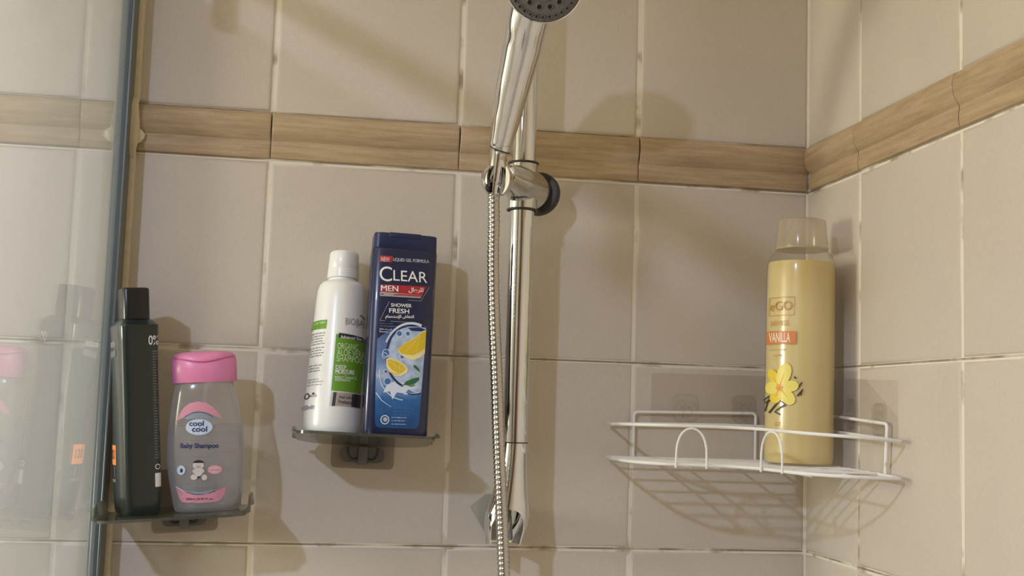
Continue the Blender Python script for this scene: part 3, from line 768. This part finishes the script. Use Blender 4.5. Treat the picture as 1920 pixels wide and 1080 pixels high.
p.ellipse(*Z4(348, 326), 25, 15.4, GBL, 1); p.ellipse(*Z4(346, 325), 24, 14.6, PBL, 2)
p.ellipse(*Z4(192, 712), 8, 9, PBL, 1); p.arc(*Z4(192, 712), 8, 9, 0, 360, 1, GBL, 2); p.ellipse(*Z4(196, 716), 2.6, 4, NVP, 2)
p.ellipse(*Z4(492, 710), 13.5, 8.4, PKP, 1); p.ellipse(*Z4(492, 710), 11.5, 6.6, M_('pale_pink_print', (.70, .45, .50)), 2)
# a plain seated baby
p.ellipse(*Z4(345, 668), 9.8, 9, SKIN, 2); p.ellipse(*Z4(347, 648), 9.6, 5.4, BLACK, 3, a0=180, a1=360); p.ellipse(*Z4(346, 725), 8, 9, SKIN, 2)
p.ellipse(*Z4(308, 775), 6, 5, SKIN, 3); p.ellipse(*Z4(400, 778), 5, 5.4, SKIN, 3); p.ellipse(*Z4(318, 722), 4.4, 4, SKIN, 3); p.ellipse(*Z4(378, 720), 4.2, 4.2, SKIN, 3)
for q in ((335, 668), (358, 668)): p.stroke([Z4(q[0] - 5, q[1]), Z4(q[0] + 5, q[1] - 2)], .6, BLACK, 4)
p.arc(*Z4(346, 676), 2.2, 2, 20, 160, .6, BLACK, 4); p.arc(*Z4(346, 725), 8, 9, 0, 360, .6, GBL, 3); p.ellipse(*Z4(350, 776), 2, 2, BLACK, 4)
p.build('label', root, bf)
p = Print(uv)
p.text('cool', *Z4(258, 268), *Z4(388, 316), NVP, 3, .025); p.text('cool', *Z4(284, 318), *Z4(418, 368), NVP, 3, .025); p.text('&', *Z4(345, 316), *Z4(360, 332), PKP, 3, .02)
p.text('\ufedd\ufe8e\ufed4\ufec3\ufef7\ufedf \ufeee\ufe92\ufee3\ufe8e\ufeb7', *Z4(255, 440), *Z4(432, 470), GBL, 3, .02); p.text('Baby Shampoo', *Z4(183, 470), *Z4(522, 528), NVP, 3, .03)
p.text('Protects  |  Moisturizes  |  Foams', *Z4(185, 574), *Z4(518, 594), GBL, 3, .01); p.text('Chamomile & Vitamin E', *Z4(218, 846), *Z4(488, 866), GBL, 3, .01)
p.text('250ml | 8.45 Fl. oz', *Z4(238, 962), *Z4(476, 986), NVP, 3, .01); p.text('BABY CARE', *Z4(445, 703), *Z4(538, 718), PKP, 4, .02)
p.build('lettering', root, bf)
WLB = clear_mat('back_label_film', (.9, .9, .9), .03, haze=.35, haze_col=(.62, .62, .64), rough=.3)
p = Print(uv); p.rect(*Z4(560, 700), *Z4(648, 785), WLB, 1, 4, 4); p.rect(*Z4(200, 730), *Z4(305, 892), WLB, 1, 4, 4)
for y in (385, 400, 415, 480, 575): p.rect(*Z4(140, y), *Z4(700, y + 5), WLB, 1, 20, 1)
p.build('back_label', root, (lambda u, v_, h: (lambda q: Vector((q[0], -q[1], q[2])))(bf(u, v_, h))))

# ---- yellow shower oil
root = empty('shower_gel_bottle', (0, 0, 0), 'tall clear bottle of cream-yellow vanilla shower gel in the wire basket', 'bottle')
EB, ET = W(-.0493, -.1, -.3004), W(-.0475, -.1, -.0493)
aim(root, EB, ET, math.radians(-22.3))
CLR = clear_mat('clear_bottle_plastic', (.98, .975, .96), .05, rough=.14)
es = [(0, .0310, .0310, 2), (.001, .0336, .0336, 2), (.004, .0352, .0352, 2), (.012, .0356, .0356, 2), (.19, .0354, .0354, 2), (.202, .0350, .0350, 2), (.209, .0338, .0338, 2), (.214, .0312, .0312, 2), (.2185, .0270, .0270, 2), (.221, .0225, .0225, 2), (.2225, .0200, .0200, 2)]
loft('body', es, CLR, root, 56)
GEL = mat('cream_yellow_gel', (.74, .61, .30), .32, sub=.3, vary=.03, scale=30)
loft('gel', [(.0012, .0325, .0325, 2), (.004, .0341, .0341, 2), (.012, .0346, .0346, 2), (.19, .0344, .0344, 2), (.202, .0340, .0340, 2), (.2065, .0334, .0334, 2), (.2068, .031, .031, 2)], GEL, root, 56)
FCAP = clear_mat('frosted_cap_plastic', (.90, .87, .82), .05, haze=.40, haze_col=(.86, .76, .64), rough=.15, edge=.3)
loft('cap', [(.2205, .0262, .0262, 2), (.2215, .0266, .0266, 2), (.2235, .0266, .0266, 2), (.2500, .0242, .0242, 2), (.2514, .0236, .0236, 2), (.252, .0215, .0215, 2)], FCAP, root, 48)
loft('cap_rim', [(.2202, .0264, .0264, 2), (.2206, .0270, .0270, 2), (.2222, .0270, .0270, 2), (.2226, .0264, .0264, 2)], clear_mat('cap_rim_plastic', (.85, .83, .78), .05, haze=.6, haze_col=(.85, .80, .70)), root, 48, (False, False))
ef = front(es); uv = px_map((1497, 871), (1504, 415), .2516)
Z5 = lambda x, y: (1420 + x / 4.32, 550 + y / 4.32)
GOLD = M_('gold_print', (.55, .30, .07)); ORNG = M_('orange_print', (.68, .22, .05)); YEL = M_('yellow_petal_print', (.86, .66, .06)); YEL2 = M_('light_petal_print', (.90, .76, .17)); AMB = M_('amber_print', (.80, .42, .03)); POD = M_('vanilla_pod_print', (.06, .035, .025))
p = Print(uv)
for a, b in (((105, 66), (303, 66)), ((303, 66), (299, 210)), ((299, 210), (100, 210)), ((100, 210), (105, 66))): p.stroke([Z5(a[0] + (b[0] - a[0]) * i / 6, a[1] + (b[1] - a[1]) * i / 6) for i in range(7)], 1.0, GOLD)
p.quad([Z5(86, 334), Z5(318, 340), Z5(314, 442), Z5(80, 438)], ORNG, 1, 12, 2)
p.build('label', root, ef); p = Print(uv)
for a, L, w in ((-118, 165, 84), (-72, 200, 120), (-8, 148, 100), (50, 165, 112), (112, 130, 100), (178, 112, 112)):
    ca, sa = math.cos(math.radians(a)), math.sin(math.radians(a)); pts = []
    for i in range(18):
        t = 2 * PI * i / 18; x = (.5 - .5 * math.cos(t)) * L; y = math.sin(t) * w * .5 * (.75 + .25 * (x / L)); pts.append(Z5(188 + x * ca - y * sa, 785 + x * sa + y * ca))
    p.poly(pts, YEL if a in (52, 112, -118) else YEL2, 2 + (1 if a in (-72, 52, 178) else 0), None, 3)
    p.stroke([Z5(188 + ca * L * .1, 785 + sa * L * .1), Z5(188 + ca * L * .6, 785 + sa * L * .6)], 3.0, AMB, 4, .4)
p.ellipse(*Z5(188, 785), 6, 6.5, AMB, 5); p.ellipse(*Z5(190, 790), 2.6, 4, ORNG, 6)
for q in (((60, 885), (110, 850), (95, 895), (70, 975)), ((70, 905), (115, 885)), ((105, 985), (150, 930), (190, 885), (235, 915)), ((235, 918), (175, 955), (150, 975), (195, 998)), ((300, 700), (318, 712)), ((290, 795), (325, 790), (362, 740)), ((325, 850), (368, 795), (350, 845))):
    p.stroke([Z5(*z) for z in q], 3.4, POD, 1, 2.2)
p.build('flower_print', root, ef)
p = Print(uv)
p.text('eGO', *Z5(108, 98), *Z5(282, 170), GOLD, 2); p.stroke([Z5(282, 134), Z5(303, 135)], 1, GOLD, 2)
p.text('SHOWER GEL', *Z5(112, 250), *Z5(262, 292), M_('pale_orange_print', (.66, .36, .12)), 2, .01, .02); p.text('VANILLA', *Z5(104, 345), *Z5(270, 424), M_('cream_print', (.90, .82, .66)), 2, .015, .02)
PO = M_('dull_gold_print', (.55, .38, .14)); p.text('shower gel', *Z5(110, 474), *Z5(235, 494), PO, 2); p.text('vanilla', *Z5(140, 520), *Z5(210, 536), PO, 2); p.greek(*Z5(150, 1058), Z5(200, 0)[0], 2, 4, 1.6, ORNG, 2, 3)
p.build('lettering', root, ef)

# ================================================================== WIRE CORNER BASKET
root = empty('corner_basket', W(-.012, -.012, -.304), 'white wire corner basket hung on clear adhesive hooks, holding the yellow bottle', 'basket')
o = root.location
Q = lambda x, y, z: W(x, y, z) - o
A0, B0 = (-.2275, -.0085), (-.0085, -.2405)
FRONT = smooth_path([(-.2275, -.0085, 0), (-.2310, -.050, 0), (-.2265, -.102, 0), (-.2060, -.134, 0), (-.1700, -.1425, 0), (-.1390, -.147, 0), (-.1180, -.163, 0), (-.1075, -.193, 0), (-.0950, -.227, 0), (-.0660, -.2475, 0), (-.0340, -.2490, 0), (-.0085, -.2405, 0)], 4)
def arc_pts(z0, z1, zm):
    n = len(FRONT) - 1
    return [(q.x, q.y, z0 + (z1 - z0) * i / n + zm * math.sin(PI * i / n)) for i, q in enumerate(FRONT)]
def corner_round(z):
    return [(-.0085, -.030, z), (-.0100, -.0150, z), (-.0150, -.0100, z), (-.030, -.0085, z)]
ring = [Q(*q) for q in arc_pts(-.2665, -.272, .0042)] + [Q(-.0078, -.2310, -.2718), Q(-.0085, -.20, -.2703), Q(-.0085, -.10, -.2665)] + [Q(*q) for q in corner_round(-.2645)] + [Q(-.10, -.0085, -.2637), Q(-.2, -.0085, -.2652), Q(-.2180, -.0078, -.2660)]
v, f = tube(smooth_path(ring, 2, True), .0016, 8, True); pydata('top_ring', v, f, WHITE_WIRE, root)
zpl = lambda x, y: -.3018 - .0030 * min(1, abs(y) / .24)
per = [Q(*q) for q in arc_pts(-.3018, -.3061, .001)] + [Q(-.0078, -.2310, -.3058), Q(-.0085, -.21, -.3048), Q(-.0085, -.1, zpl(0, -.1))] + [Q(*q) for q in corner_round(-.3022)] + [Q(-.1, -.0085, -.3018), Q(-.2, -.0085, -.3018), Q(-.2180, -.0078, -.3018)]
v, f = tube(smooth_path(per, 2, True), .0017, 8, True); pydata('base_ring', v, f, WHITE_WIRE, root)
def reach(axis, val):                                     # where a straight wire meets the wavy front
    best = 0
    for p, q in zip(FRONT, FRONT[1:]):
        if (p[axis] - val) * (q[axis] - val) <= 0 and p[axis] != q[axis]:
            t = (val - p[axis]) / (q[axis] - p[axis]); best = min(best, p[1 - axis] + (q[1 - axis] - p[1 - axis]) * t)
    return best
for k in range(1, 10):
    y = -.0215 * k - .003
    x = reach(1, y) + .001; v, f = tube([Q(x, y, zpl(x, y) + .0007), Q(-.0085, y, zpl(0, y) + .0007)], .00125, 8); pydata('base_wire', v, f, WHITE_WIRE, root)
for x in (-.176, -.148, -.09, -.045):
    y = reach(0, x) + .0025; v, f = tube([Q(x, -.0085, zpl(x, 0) - .0014), Q(x, y, zpl(x, y) - .0014)], .00125, 8); pydata('base_wire', v, f, WHITE_WIRE, root)
def U(pts, name, r, rr):
    out = []; P = [Vector(q) for q in pts]
    for i, q in enumerate(P):
        if 0 < i < len(P) - 1:
            a, b = (P[i - 1] - q).normalized() * rr, (P[i + 1] - q).normalized() * rr
            for k in range(6): t = k / 5; out.append((q + a) * (1 - t) ** 2 + q * 2 * t * (1 - t) + (q + b) * t * t)
        else: out.append(q)
    v, f = tube(out, r, 8); return pydata(name, v, f, WHITE_WIRE, root)
U([Q(-.1985, -.0058, -.3015), Q(-.1985, -.0058, -.2525), Q(-.0605, -.0058, -.2500), Q(-.0605, -.0058, -.3015)], 'hanging_frame', .0016, .005)
U([Q(-.0058, -.2045, -.305), Q(-.0058, -.2085, -.2565), Q(-.0058, -.066, -.2495), Q(-.0058, -.066, -.303)], 'hanging_frame', .0016, .005)
for xa, xb in ((-.190, -.1395), (-.160, -.1432)), ((-.1155, -.1715), (-.1055, -.2005)):
    a, b = Vector((*xa, zpl(*xa) - .002)), Vector((*xb, zpl(*xb) - .002)); pts = []
    for i in range(15):
        t = i / 14; h = math.sin(PI * t) ** .55; q = a.lerp(b, .5 - .5 * math.cos(PI * t) * (1 if 1 else 1)); w = .5 - .5 * math.cos(PI * t)
        out = Vector((-.707, -.707, 0)) * .0022
        pts.append(Q(q.x + out.x, q.y + out.y, a.z + .0385 * h))
    v, f = tube(smooth_path(pts, 2), .0011, 8); pydata('front_loop', v, f, WHITE_WIRE, root)
HOOKP = clear_mat('clear_hook_plastic', (.988, .985, .98), .05, haze=.015, haze_col=(.5, .48, .44), rough=.12, edge=.10)
SHEET = clear_mat('clear_adhesive_sheet', (.972, .965, .962), .025, haze=.02, haze_col=(.5, .47, .44), rough=.25)
back_s = slab_xz('adhesive_sheet', rounded([(-.178, -.2665), (-.012, -.2665), (-.012, -.2085), (-.178, -.2095)], .003), -.0014, -.0004, SHEET, root)
right_s = slab_xz('adhesive_sheet', rounded([(.012, -.2715), (.2205, -.2715), (.2205, -.2155), (.012, -.2085)], .003), -.0014, -.0004, SHEET, root)
for b in (back_s, right_s):
    for q in b.data.vertices: q.co -= Vector((0, 0, 0)) if 0 else Vector((0, 0, 0))
back_s.matrix_parent_inverse = Matrix.Translation(W(0, 0, 0) - o)
right_s.matrix_parent_inverse = Matrix.Translation(W(0, 0, 0) - o) @ Matrix.Rotation(-PI / 2, 4, 'Z')
def hook(cx, cz, wallm):
    """clear hook: a rounded plate with four claws gripping the wire"""
    w, h = .0135, .0150
    pl = slab_xz('clear_hook', rounded([(cx - w, cz - h), (cx + w, cz - h), (cx + w, cz + h), (cx - w, cz + h)], .009, 6), -.0032, -.0014, HOOKP, root)
    pl.matrix_parent_inverse = wallm
    v, f = [], []
    tube([(cx + (w - .0004) * 1 * math.cos(0), 0, 0)] and [Vector((q[0], -.0032, q[1])) for q in rounded([(cx - w, cz - h), (cx + w, cz - h), (cx + w, cz + h), (cx - w, cz + h)], .009, 6)], .00075, 6, True, v, f)
    for sx in (-1, 1):
        tube([Vector((cx + sx * .0055 + .0045 * math.cos(t), -.0036, cz + .0025 + .0045 * math.sin(t))) for t in [PI * i / 8 for i in range(9)]], .0008, 6, False, v, f)
        tube(smooth_path([(cx + sx * .004, -.003, cz + .001), (cx + sx * .0045, -.0095, cz - .001), (cx + sx * .0045, -.0105, cz - .005), (cx + sx * .004, -.008, cz - .0085), (cx + sx * .003, -.003, cz - .010)], 4), .0011, 6, False, v, f)
    e = pydata('claw', v, f, HOOKP, pl)
    return pl
mb, mr_ = back_s.matrix_parent_inverse.copy(), right_s.matrix_parent_inverse.copy()
hook(-.1398, -.2465, mb); hook(-.0735, -.2455, mb); hook(.1215, -.2475, mr_); hook(.1835, -.2525, mr_)

# ================================================================== SHOWER RAIL WITH SLIDER
RX, RY, RR = -.3367, -.056, .0129
root = empty('shower_rail', W(RX, RY, -.39), 'upright chrome shower rail with a sliding holder, fixed to the back wall', 'shower rail'); o = root.location
Q = lambda x, y, z: W(x, y, z) - o
disc_tube('rail_tube', Q(RX, RY, -.2875), Q(RX, RY, .33), RR, RR, CHROME, root, 48, .0006)
# lower wall bracket: flares out and is cut into an arch at the front
seg, nz = 48, 14; v, f = [], []
for sh in (0, 1):
    for j in range(nz + 1):
        t = j / nz
        for k in range(seg):
            a = 2 * PI * k / seg; fr = max(0, math.cos(a + PI / 2) * 1.0); d = abs(((a - 1.5 * PI + PI) % (2 * PI)) - PI)
            top, bot = -.288, -.3905
            cut = max(0, 1 - (d / 1.02) ** 2) ** .5 if d < 1.02 else 0
            zb = bot + .036 * cut
            z = top + (zb - top) * t; q = (top - z) / (top - bot)
            rx = RR + .0102 * (min(q / .72, 1) ** 1.8) * (1 - .50 * (max(0, q - .72) / .28) ** 1.6) - sh * .0014
            ry = RR + .010 * (q ** 1.7) - sh * .0014
            v.append(Q(RX - .008 * q ** 1.5 + rx * math.cos(a), RY + .004 * q + ry * math.sin(a), z))
n1 = (nz + 1) * seg
for sh in (0, 1):
    for j in range(nz):
        for k in range(seg): b = sh * n1 + j * seg; f.append((b + k, b + (k + 1) % seg, b + seg + (k + 1) % seg, b + seg + k))
for k in range(seg):
    f.append((k, (k + 1) % seg, n1 + (k + 1) % seg, n1 + k)); b = nz * seg; f.append((b + k, b + (k + 1) % seg, n1 + b + (k + 1) % seg, n1 + b + k))
pydata('lower_bracket', v, f, CHROME, root, angle=45)
part_box('bracket_insert', W(RX - .0195, -.0375, -.389), W(RX + .0035, -.0005, -.356), mat('grey_insert', (.36, .36, .34), .3, .3), root, .003)
bp = slab_xz('bracket_pad', rounded([(-.3735, -.3575), (-.357, -.344), (-.325, -.344), (-.325, -.3885), (-.354, -.3885)], .002), -.0014, -.0004, clear_mat('bracket_pad_film', (.955, .965, .955), .04, haze=.12, haze_col=(.5, .52, .49), rough=.2), root)
bp.matrix_parent_inverse = Matrix.Translation(W(0, 0, 0) - o)
v, f = tube([Q(RX + (RR + .0002) * math.cos(t), RY + (RR + .0002) * math.sin(t), -.2878) for t in [2 * PI * i / 40 for i in range(40)]], .0005, 6, True)
pydata('seam_ring', v, f, mat('dark_seam', (.05, .03, .03), .5), root)
loft('upper_bracket', [(.33 + .39, .0135, .0135, 2), (.34 + .39, .018, .018, 2), (.37 + .39, .022, .022, 2), (.385 + .39, .020, .020, 2), (.39 + .39, .012, .012, 2)], CHROME, root, 32)
part_box('upper_bracket_arm', W(RX - .012, -.05, .345), W(RX + .012, -.0005, .375), CHROME, root, .004)
# slider: collar round the rail, clamp barrel, dark knob behind
sl = disc_tube('slider_collar', Q(RX, RY, -.047), Q(RX, RY, .0015), .0152, .0152, CHROME_DULL, root, 48)
RUB = mat('dark_grey_rubber', (.045, .042, .042), .55)
for z in (-.0475, .002):
    v, f = tube([Q(RX + .0153 * math.cos(t), RY + .0153 * math.sin(t), z) for t in [2 * PI * i / 40 for i in range(40)]], .0011, 8, True); pydata('collar_ring', v, f, RUB, sl)
bk, fr_ = Vector((-.3215, -.034, -.0238)), Vector((-.3632, -.099, -.0195))
ax = (fr_ - bk)
pts = [bk + ax * t for t in (0, .02, .05, .12, .3, .5, .62, .72, .85, .94, .985, 1)]
v, f = tube([Q(*q) for q in pts], [.0190, .0203, .0206, .0204, .0200, .0190, .0178, .0160, .0138, .0128, .0118, .0095], 44)
pydata('clamp_barrel', v, f, CHROME_DULL, root)
d = ax.normalized()
disc_tube('clamp_knob', Q(*(bk - d * .012 + Vector((.0035, 0, -.0003)))), Q(*(bk - d * .0015 + Vector((.0035, 0, -.0003)))), .0232, .0232, RUB, root, 48, .002)
# open cone that grips the handset
c0 = Vector((-.3722, -.1045, -.0445)); c1 = Vector((-.3708, -.1055, -.0065)); e = (c1 - c0).normalized()
v, f = [], []
u1 = Vector((1, 0, 0)); u1 = (u1 - e * u1.dot(e)).normalized(); u2 = e.cross(u1)
prs = [(.0035, .0080), (.0055, .0108), (.0085, .0132), (.0125, .0151), (.0175, .0159), (.0225, .0155), (.0270, .0140), (.0305, .0118), (.0315, .0104), (.0300, .0100), (.0180, .0112), (.0060, .0085)]
gap = .80
angs = [-PI / 2 + gap + (2 * PI - 2 * gap) * i / 36 for i in range(37)]
for h, r in prs:
    for a in angs: v.append(Q(*(c0 + e * h + (u1 * math.cos(a) + u2 * math.sin(a)) * r)))
m_ = len(angs)
for i in range(len(prs)):
    j = (i + 1) % len(prs)
    for k in range(m_ - 1): f.append((i * m_ + k, i * m_ + k + 1, j * m_ + k + 1, j * m_ + k))
f.append(tuple(i * m_ for i in range(len(prs)))); f.append(tuple(i * m_ + m_ - 1 for i in reversed(range(len(prs)))))
pydata('holder_cone', v, f, CHROME, root, angle=50)

# ================================================================== HAND SHOWER
path = [(-.3700, -.1035, .0022), (-.3689, -.105, .0062), (-.3683, -.108, .014), (-.3657, -.122, .0377), (-.3624, -.142, .0673), (-.3588, -.162, .096), (-.3578, -.178, .1141), (-.3552, -.190, .1290), (-.3500, -.196, .1400), (-.3490, -.200, .1480)]
rad = [.0088, .0108, .0122, .0146, .0172, .0194, .0206, .0212, .0205, .013]
root = empty('hand_shower', W(*path[0]), 'chrome hand shower with a round grey spray face, set in the rail holder', 'hand shower'); o = root.location
Q = lambda x, y, z: W(x, y, z) - o
sp = smooth_path([Q(*q) for q in path], 6); rr = []
for i in range(len(sp)):
    t = i / 6; k = min(int(t), len(rad) - 2); q = t - k; q = q * q * (3 - 2 * q) * .5 + q * .5; rr.append(rad[k] + (rad[k + 1] - rad[k]) * q)
v, f = tube(sp, rr, 40); hd = pydata('handle', v, f, CHROME, root, angle=60)
disc_tube('handle_neck', Q(-.3726, -.0985, -.028), Q(-.3699, -.1037, .0035), .0084, .0090, CHROME, root, 32, .0006)
disc_tube('neck_collar', Q(-.3694, -.1043, .0042), Q(-.3691, -.1047, .0052), .0112, .0112, RUB, root, 32, .0003)
hc = Vector((-.3518, -.232, .1345)); cd = Vector((-.5453, -1.3076, -.25376))
nrm = (Vector((-.13, -.90, -.42))).normalized()
u1 = Vector((1, 0, 0)); u1 = (u1 - nrm * u1.dot(nrm)).normalized(); u2 = nrm.cross(u1)
def lathe_n(name, prs, mats, seg=56):
    v, f = [], []
    for h, r in prs:
        for k in range(seg):
            a = 2 * PI * k / seg; v.append(Q(*(hc + nrm * h + (u1 * math.cos(a) + u2 * math.sin(a)) * r)))
    for i in range(len(prs) - 1):
        for k in range(seg): f.append((i * seg + k, i * seg + (k + 1) % seg, (i + 1) * seg + (k + 1) % seg, (i + 1) * seg + k))
    f.append(tuple(range(seg))); f.append(tuple((len(prs) - 1) * seg + k for k in range(seg)))
    return pydata(name, v, f, mats, root, angle=35)
HR = .0360
lathe_n('head_shell', [(-.031, .006), (-.030, .015), (-.025, .025), (-.014, .0330), (-.004, .0363), (-.0006, HR + .0006), (.0006, HR + .0004), (.001, HR - .0008), (-.0014, HR - .0010)], CHROME)
FACE = mat('grey_spray_face', (.13, .125, .11), .45, vary=.05, scale=60)
face = lathe_n('spray_face', [(-.0012, HR - .0012), (.0003, HR - .0014), (.0010, HR - .003), (.0010, .0170), (.0020, .0160), (.0026, .008), (.0026, .002)], FACE)
NOZ = mat('rubber_nozzle', (.10, .095, .085), .6); NOZD = mat('nozzle_hole', (.004, .004, .004), .7)
def nozzle(a, r, ro, ri, h0, h1, m, name, sunk):
    c = hc + (u1 * math.cos(a) + u2 * math.sin(a)) * r; v, f = [], []; n = 14
    pr_ = [(h0, ro * 1.12), (h1, ro), (h1, ri), (h1 - sunk, ri * .9)]
    for h, q in pr_:
        for k in range(n): b = 2 * PI * k / n; v.append(Q(*(c + nrm * h + (u1 * math.cos(b) + u2 * math.sin(b)) * q)))
    for i in range(3):
        for k in range(n): f.append((i * n + k, i * n + (k + 1) % n, (i + 1) * n + (k + 1) % n, (i + 1) * n + k))
    f.append(tuple(3 * n + k for k in range(n)))
    me_o = pydata(name, v, f, m, face, angle=40)
    if len(me_o.data.materials) > 1:
        me_o.data.polygons[-1].material_index = 1
    return me_o
for k in range(32): nozzle(2 * PI * (k + .3) / 32, (HR - .0053), .0021, .0012, .001, .0022, [NOZ, FACE], 'nozzle', .0012)
for k in range(14): nozzle(2 * PI * (k + .25) / 14, (HR * .605), .0028, .0023, .001, .0018, [FACE, NOZD], 'spray_jet', .0006)

# ================================================================== SHOWER HOSE
hp = [(-.3731, -.0983, -.036), (-.3726, -.0975, -.050), (-.3717, -.097, -.0697), (-.3705, -.095, -.1125), (-.3675, -.094, -.1659), (-.3636, -.094, -.2189), (-.3602, -.094, -.2715), (-.3564, -.094, -.3238), (-.3525, -.094, -.3756), (-.3495, -.094, -.4194), (-.3457, -.09, -.4687), (-.338, -.08, -.60), (-.33, -.07, -.75)]
root = empty('shower_hose', W(*hp[-1]), 'ribbed metal shower hose hanging down in front of the rail', 'hose'); o = root.location
Q = lambda x, y, z: W(x, y, z) - o
cp = smooth_path([Q(*q) for q in hp], 24)
# resample to equal steps and give every winding its own bulge
L = [0]
for a, b in zip(cp, cp[1:]): L.append(L[-1] + (b - a).length)
def at(s):
    import bisect
    i = min(max(bisect.bisect_right(L, s) - 1, 0), len(cp) - 2); return cp[i].lerp(cp[i + 1], (s - L[i]) / (L[i + 1] - L[i]))
pitch = .0049; ns = int(L[-1] / (pitch / 6)); pts = [at(min(i * pitch / 6, L[-1])) for i in range(ns)]
shape = [.0057, .0062, .0064, .0064, .0063, .0060]
v, f = tube(pts, [shape[i % 6] for i in range(ns)], 20)
pydata('hose_windings', v, f, mat('hose_chrome', (.55, .54, .52), .2, 1), root, angle=80)
disc_tube('hose_nut', Q(-.3735, -.0980, -.040), Q(-.3726, -.0987, -.0235), .0074, .0080, CHROME, root, 24, .0008)
